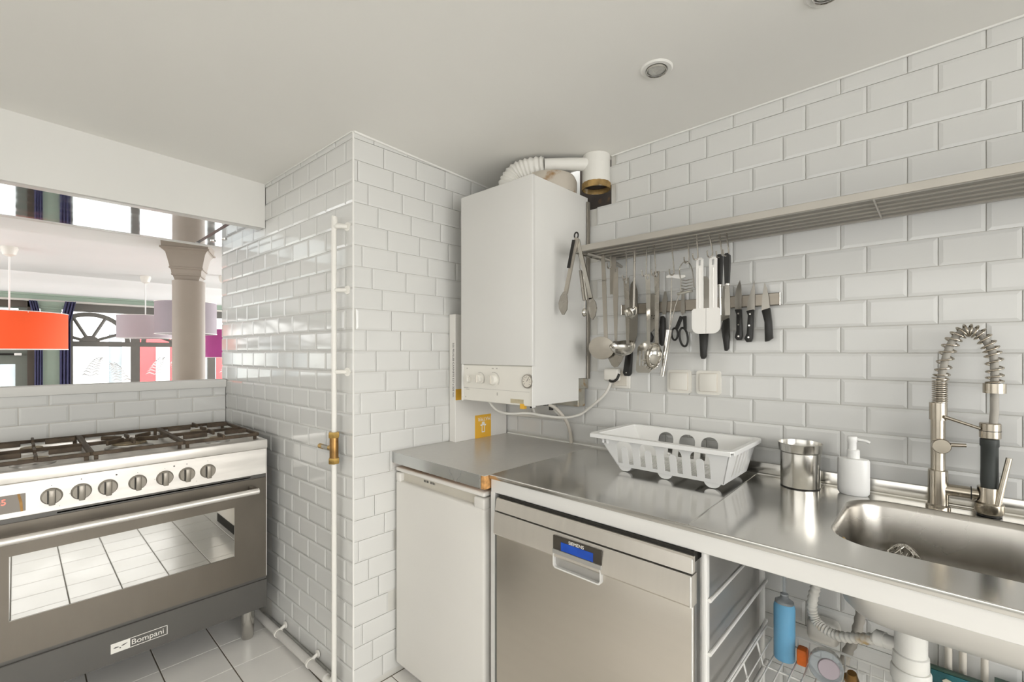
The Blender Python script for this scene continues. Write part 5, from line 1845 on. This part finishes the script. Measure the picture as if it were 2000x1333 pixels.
# ------------------------------------------------------------------ recessed ceiling spots
for (u, v, lb) in ((-0.609, 1.280, 'round recessed ceiling spotlight above the slatted shelf'), (-0.190, 1.280, 'round recessed ceiling spotlight cut by the top edge of the view')):
    zc = ceil_z(u, v)
    s_ = thing('ceiling_spotlight', lb, 'spotlight', (u, v, zc), 'recessed ceiling spots')
    bm = B()
    lathe(bm, [(0.046, 0.0), (0.046, -0.003), (0.042, -0.006), (0.032, -0.006), (0.028, -0.002)], (u, v, zc + 0.002), (0, 0.042, 1), 36, cap0=False, cap1=False)
    obj('outer_ring', bm, 'ceiling_paint', s_)
    bm = B()
    lathe(bm, [(0.0280, -0.003), (0.0280, 0.012)], (u, v, zc), (0, 0.042, 1), 28, cap0=False)
    lathe(bm, [(0.0265, -0.008), (0.0285, -0.009), (0.0295, -0.004)], (u, v, zc), (0, 0.042, 1), 28, cap0=False, cap1=False)
    obj('inner_ring', bm, 'chrome', s_)
    bm = B()
    lathe(bm, [(0.024, -0.004), (0.018, 0.002), (0.008, -0.004), (0.003, -0.006)], (u, v, zc), (0, 0.042, 1), 24)
    obj('lamp_lens', bm, 'lens_grey', s_)
# ------------------------------------------------------------------ dining room seen through the pass-through
ZC2 = 2.31
bm = B()
box(bm, -8.75, -3.10, -3.2, 5.2, -0.06, 0.0)
struct('floor_dining', bm, 'parquet', angle=0)
bm = B()
box(bm, -8.45, -3.02, -3.2, 5.2, ZC2, ZC2 + 0.12)
struct('ceiling_dining', bm, 'dining_paint', angle=0)
bm = B()
box(bm, -8.75, -3.05, -3.3, -3.2, -0.06, 2.5)
struct('wall_dining_left', bm, 'dining_paint', angle=0)
bm = B()
box(bm, -8.75, -3.05, 5.2, 5.3, -0.06, 2.5)
struct('wall_dining_right', bm, 'dining_paint', angle=0)
bm = B()
box(bm, -3.13, -3.08, 0.93, 5.2, -0.06, 2.5)
box(bm, -3.13, -3.08, -3.2, -1.05, -0.06, 2.5)
struct('wall_dining_kitchen', bm, 'dining_paint', angle=0)
# downstand beam and cornice
bm = B()
box(bm, -4.45, -3.86, -3.2, 5.2, 2.115, ZC2 + 0.01, 0.004, 1)
struct('ceiling_beam', bm, 'dining_paint')
bm = B()
UW = -8.40
plate(bm, [(UW + 0.20, ZC2 + 0.01), (UW + 0.17, 2.27), (UW + 0.10, 2.23), (UW + 0.06, 2.15), (UW + 0.05, 2.06), (UW - 0.05, 2.06), (UW - 0.05, ZC2 + 0.01)], (), 8.4, lambda a, b, d: (a, -3.2 + d, b))
struct('trim_7', bm, 'dining_paint')
bm = B()
box(bm, UW - 0.06, UW + 0.06, -3.2, 5.2, 1.985, 2.055, 0.004, 1)
box(bm, UW - 0.06, UW + 0.085, -3.2, 5.2, 2.040, 2.062, 0.003, 1)
struct('trim_8', bm, 'green_paint')
bm = B()
box(bm, UW - 0.06, UW + 0.072, -3.2, 5.2, 1.965, 1.990, 0.003, 1)
struct('trim_9', bm, 'stone')

# street front: solid pieces between the openings
bm = B()
for y0, y1, z0, z1 in ((-3.2, -3.10, -0.06, 2.0), (-3.2, -1.0, -0.06, 0.45), (3.30, 5.2, -0.06, 2.0), (0.40, 3.30, -0.06, 0.45), (-3.2, 5.2, 1.955, 2.5)):
    box(bm, UW - 0.25, UW - 0.02, y0, y1, z0, z1)
struct('wall_street', bm, 'stone', angle=0)

# green pilaster with flared capital
bm = B()
prof = [(0.0, 0.085), (1.80, 0.085), (1.84, 0.092), (1.87, 0.092), (1.88, 0.11), (1.93, 0.135), (1.965, 0.150)]
outline = [(0.313 - w, z) for z, w in prof] + [(0.313 + w, z) for z, w in reversed(prof)]
plate(bm, outline, (), 0.16, FX(UW - 0.06))
pil = struct('pilaster', bm, 'green_paint')
bm = B()
for z in (1.845, 1.872, 1.905):
    box(bm, UW + 0.08, UW + 0.112, 0.313 - 0.10, 0.313 + 0.10, z, z + 0.014, 0.003, 1)
struct('pilaster_moulding', bm, 'green_paint', pil)

# curtains: pleated cloth
def curtain(name, y0, y1, z0, z1, label, tie):
    b = B()
    n = 40
    rows = 14
    grid = []
    for r in range(rows + 1):
        t = r / rows
        z = z0 + (z1 - z0) * t
        row = []
        for i in range(n + 1):
            s = i / n
            y = y0 + (y1 - y0) * s
            if tie:
                y += (tie * 0.05) * max(0, (t - 0.86) / 0.14)
            row.append(b.verts.new((UW + 0.13 + 0.018 * math.sin(s * 2 * PI * 3.2) + 0.004 * math.sin(9 * t + 5 * s), y, z)))
        grid.append(row)
    for r in range(rows):
        for i in range(n):
            b.faces.new((grid[r][i], grid[r][i + 1], grid[r + 1][i + 1], grid[r + 1][i]))
    o = obj(name, b, 'curtain_navy', None, angle=80)
    md = o.modifiers.new('thick', 'SOLIDIFY'); md.thickness = 0.004
    return tag(o, label, 'curtain', 'navy curtains at the street front')
curtain('curtain', 0.165, 0.235, 0.05, 1.965, 'narrow navy curtain between the brown door and the green pilaster', -1)
curtain('curtain', 0.390, 0.488, 0.05, 1.975, 'navy curtain right of the green pilaster by the arched window', 1)

# arched shop windows
def arched_window(idx, y0, y1, c, R):
    w = bpy.data.objects.new('window_%d' % idx, None)
    w['kind'] = 'structure'
    w.location = (UW, (y0 + y1) / 2, 0)
    COL.objects.link(w)
    b = B()
    box(b, UW - 0.06, UW, y0, y1, 1.895, 1.965)
    box(b, UW - 0.05, UW - 0.005, y0, y1, 1.862, 1.90)
    obj('window_head', b, 'frame_dark', w, angle=0)
    b = B()
    box(b, UW - 0.05, UW, y0, y1, 1.398, 1.466, 0.004, 1)
    obj('transom', b, 'frame_dark', w)
    for ym in (y0 + 0.025, y1 - 0.025):
        b = B()
        box(b, UW - 0.05, UW - 0.002, ym - 0.025, ym + 0.025, 0.45, 1.90)
        obj('mullion', b, 'frame_dark', w, angle=0)
    z0 = 1.455
    b = B()
    outer = arc(c, z0, R, R * 0.95, 0, 180, 24)
    inner = arc(c, z0, R - 0.055, R * 0.95 - 0.057, 180, 0, 24)
    plate(b, outer + inner, (), 0.035, FX(UW - 0.04))
    obj('arch_rib', b, 'frame_dark', w, angle=0)
    b = B()
    plate(b, arc(c, z0, 0.105, 0.088, 0, 180, 12), (), 0.035, FX(UW - 0.04))
    obj('fan_hub', b, 'frame_dark', w, angle=0)
    for a in (22, 65, 115, 158):
        a = math.radians(a)
        b = B()
        tube(b, [(UW - 0.022, c + 0.07 * math.cos(a), z0 + 0.07 * math.sin(a)), (UW - 0.022, c + (R - 0.02) * math.cos(a), z0 + (R * 0.95 - 0.02) * math.sin(a))], 0.021, 6)
        obj('fan_bar', b, 'frame_dark', w, angle=0)
    b = B()
    box(b, UW - 0.028, UW - 0.024, y0 + 0.05, y1 - 0.05, 0.45, 1.40)
    obj('pane', b, 'window_glass', w, angle=0)
    # white palm-leaf stickers on the lower pane
    for (ly, lz, sgn) in ((y0 + 0.22, 1.0, 1), (y0 + 0.55, 0.92, -1)):
        b = B()
        for i in range(9):
            t = i / 8
            py, pz_ = ly + sgn * 0.10 * t, lz + 0.36 * t - 0.12 * t * t
            for s2 in (-1, 1):
                L = 0.12 * (1 - 0.55 * t)
                q = (py + s2 * L * 0.9, pz_ + L * 0.25 - 0.03)
                plate(b, [(py, pz_ + 0.006), (py, pz_ - 0.006), (py + s2 * L * 0.5, pz_ + L * 0.22 - 0.008), q, (py + s2 * L * 0.5, pz_ + L * 0.30 + 0.006)], (), 0.0006, FX(UW - 0.0235))
        lf = obj('leaf_sticker', b, 'frost', w, angle=0)
        lf['kind'] = 'stuff'
    return w
arched_window(1, 0.47, 1.165, 0.682, 0.425)
arched_window(2, 1.165, 2.10, 1.66, 0.43)
arched_window(4, 2.10, 3.30, 2.70, 0.43)
arched_window(5, -2.05, -1.00, -1.52, 0.43)
arched_window(6, -3.10, -2.05, -2.57, 0.43)

# glazed door at the left
dw_ = bpy.data.objects.new('door_1', None)
dw_['kind'] = 'structure'
dw_.location = (UW, -0.4, 0)
COL.objects.link(dw_)
bm = B()
box(bm, UW - 0.06, UW + 0.02, 0.10, 0.19, 0.0, 1.965, 0.004, 1)
box(bm, UW - 0.06, UW + 0.02, -1.00, 0.19, 1.885, 1.965, 0.004, 1)
box(bm, UW - 0.06, UW + 0.02, -1.00, -0.92, 0.0, 1.965, 0.004, 1)
obj('door_frame', bm, 'door_brown', dw_)
bm = B()
plate(bm, [(-0.92, 0.0), (0.10, 0.0), (0.10, 1.885), (-0.92, 1.885)],
      [[(-0.80, 0.40), (0.0, 0.40), (0.0, 1.172), (-0.80, 1.172)], [(-0.80, 1.40), (0.026, 1.40), (0.026, 1.868), (-0.80, 1.868)]], 0.045, FX(UW - 0.05))
obj('door_leaf', bm, 'door_green', dw_, angle=0)
bm = B()
cyl(bm, (UW + 0.03, -0.75, 1.295), (UW + 0.03, 0.0, 1.295), 0.012, n=10)
obj('push_bar', bm, 'black', dw_)
bm = B()
box(bm, UW + 0.01, UW + 0.05, -0.01, 0.055, 1.280, 1.310, 0.004, 1)
obj('bar_end', bm, 'white_plastic', dw_)
bm = B()
box(bm, UW - 0.030, UW - 0.026, -0.80, 0.026, 0.40, 1.172)
obj('lower_pane', bm, 'window_glass', dw_, angle=0)
bm = B()
box(bm, UW - 0.030, UW - 0.026, -0.80, 0.026, 1.40, 1.868)
obj('upper_pane', bm, 'window_glass', dw_, angle=0)

# column with stepped, flared capital
CU, CV = -4.13, 0.886
bm = B()
lathe(bm, [(0.130, 0.0), (0.130, 0.10), (0.105, 0.16), (0.102, 1.80), (0.104, 1.845)], (CU, CV, 0), (0, 0, 1), 40)
clm = struct('column', bm, 'column_paint')
def squareish(b, prof):
    for (w0, z0), (w1, z1) in zip(prof, prof[1:]):
        t = bmesh.new()
        lo = [t.verts.new((CU + sx * w0, CV + sy * w0, z0)) for sx, sy in ((-1, -1), (1, -1), (1, 1), (-1, 1))]
        hi = [t.verts.new((CU + sx * w1, CV + sy * w1, z1)) for sx, sy in ((-1, -1), (1, -1), (1, 1), (-1, 1))]
        t.faces.new(list(reversed(lo))); t.faces.new(hi)
        for i in range(4):
            t.faces.new((lo[i], lo[(i + 1) % 4], hi[(i + 1) % 4], hi[i]))
        merge(b, t)
bm = B()
squareish(bm, [(0.074, 1.845), (0.082, 1.872), (0.082, 1.885), (0.090, 1.890), (0.093, 1.915), (0.098, 1.930), (0.110, 1.990), (0.120, 2.035), (0.132, 2.055), (0.140, 2.062), (0.143, 2.115)])
for (w_, z_) in ((0.092, 1.878), (0.104, 1.925), (0.150, 2.062)):
    box(bm, CU - w_, CU + w_, CV - w_, CV + w_, z_, z_ + 0.014, 0.003, 1)
bmesh.ops.rotate(bm, cent=(CU, CV, 0), matrix=Matrix.Rotation(math.radians(-22), 3, 'Z'), verts=bm.verts)
struct('capital', bm, 'column_paint', clm, angle=20)

# pendant lamps
def pendant(name, u, v, zt, zb, r, m, label):
    p = thing(name, label, 'pendant lamp', (u, v, zb), 'drum pendant lamps in the dining room')
    b = B()
    lathe(b, [(0.055, 0.0), (0.060, -0.02), (0.045, -0.075), (0.012, -0.095)], (u, v, ZC2), (0, 0, 1), 24)
    obj('canopy', b, 'cream_light', p)
    b = B()
    cyl(b, (u, v, zt - 0.04), (u, v, ZC2 - 0.09), 0.007, n=8)
    obj('cord', b, 'white_plastic', p)
    b = B()
    lathe(b, [(r, 0), (r, zt - zb), (r - 0.004, zt - zb), (r - 0.004, 0), (r, 0)], (u, v, zb), (0, 0, 1), 56, cap0=False, cap1=False)
    obj('shade', b, m, p, angle=40)
    b = B()
    for (z) in (zb, zt):
        tube(b, [(u + r * math.cos(a), v + r * math.sin(a), z) for a in [2 * PI * i / 48 for i in range(48)]], 0.004, 6, closed=True)
    obj('shade_rim', b, 'white_plastic', p)
    b = B()
    for a in (0.3, 0.3 + 2 * PI / 3, 0.3 + 4 * PI / 3):
        cyl(b, (u, v, zt - 0.03), (u + r * math.cos(a), v + r * math.sin(a), zt - 0.01), 0.004, n=6)
    lathe(b, [(0.022, 0), (0.022, -0.09), (0.03, -0.12), (0.03, -0.17), (0.012, -0.2)], (u, v, zt - 0.02), (0, 0, 1), 14)
    obj('lamp_holder', b, 'white_plastic', p)
    return p
pendant('pendant_lamp', -6.404, -0.039, 1.690, 1.345, 0.400, 'shade_red', 'large bright red drum pendant lamp in the dining room')
pendant('pendant_lamp', -7.580, 1.152, 1.790, 1.503, 0.290, 'shade_lilac', 'pale lilac drum pendant lamp left of the column')
pendant('pendant_lamp', -5.709, 1.203, 1.829, 1.506, 0.265, 'shade_grey', 'tall grey-lilac drum pendant lamp behind the column')
pendant('pendant_lamp', -6.832, 1.846, 1.612, 1.255, 0.200, 'shade_magenta', 'magenta drum pendant lamp at the edge of the tiled wall')
# small spotlight on the frieze
bm = B()
cyl(bm, (-8.27, 1.60, 1.905), (-8.27, 1.66, 1.90), 0.03, 0.02, 14)
cyl(bm, (-8.30, 1.68, 1.98), (-8.28, 1.66, 1.90), 0.010, n=8)
tag(obj('clip_spotlight', bm, 'white_plastic'), 'small white clip spotlight on the frieze above the arched window', 'spotlight')['kind'] = 'thing'

# ------------------------------------------------------------------ street outside
bm = B()
box(bm, -16.5, -8.66, -9, 14, -0.30, -0.14)
struct('street_ground', bm, 'street_grey', angle=0)
fa = thing('house_across_street', 'pale stone house with a red shop front across the street', 'building', (-14.2, 3.0, -0.14))
bm = B()
box(bm, -16.0, -14.2, -9, 14, -0.14, 7.5)
obj('facade', bm, 'stone', fa, angle=0)
bm = B()
box(bm, -14.2, -14.12, 1.9, 3.9, -0.14, 1.95, 0.01, 1)
shp = obj('shop_front', bm, 'shop_red', fa)
bm = B()
box(bm, -14.14, -14.10, 2.35, 2.62, 0.2, 1.55)
obj('shop_window', bm, 'shop_white', shp, angle=0)
for y in (2.95, 3.35):
    bm = B()
    box(bm, -14.14, -14.10, y, y + 0.28, 0.2, 1.55)
    obj('shop_window', bm, 'dark_pane', shp, angle=0)
for (y0, y1, z0, z1) in ((-5.2, -4.2, 0.3, 1.8), (-3.2, -2.2, 0.3, 1.8), (-0.9, 0.0, 0.3, 2.0), (1.47, 1.71, 0.6, 1.75), (5.0, 6.0, 0.3, 1.8), (7.4, 8.4, 0.3, 1.8),
                         (-3.2, -2.2, 3.4, 5.2), (-0.6, 0.4, 3.4, 5.2), (2.0, 3.0, 3.4, 5.2), (4.6, 5.6, 3.4, 5.2), (7.4, 8.4, 3.4, 5.2)):
    bm = B()
    box(bm, -14.22, -14.17, y0, y1, z0, z1)
    wn = obj('house_window', bm, 'dark_pane', fa, angle=0)
    bm = B()
    box(bm, -14.18, -14.13, y0 - 0.08, y0, z0, z1 + 0.08)
    box(bm, -14.18, -14.13, y1, y1 + 0.08, z0, z1 + 0.08)
    box(bm, -14.18, -14.13, y0, y1, z1, z1 + 0.08)
    obj('window_surround', bm, 'shop_white', wn, angle=0)
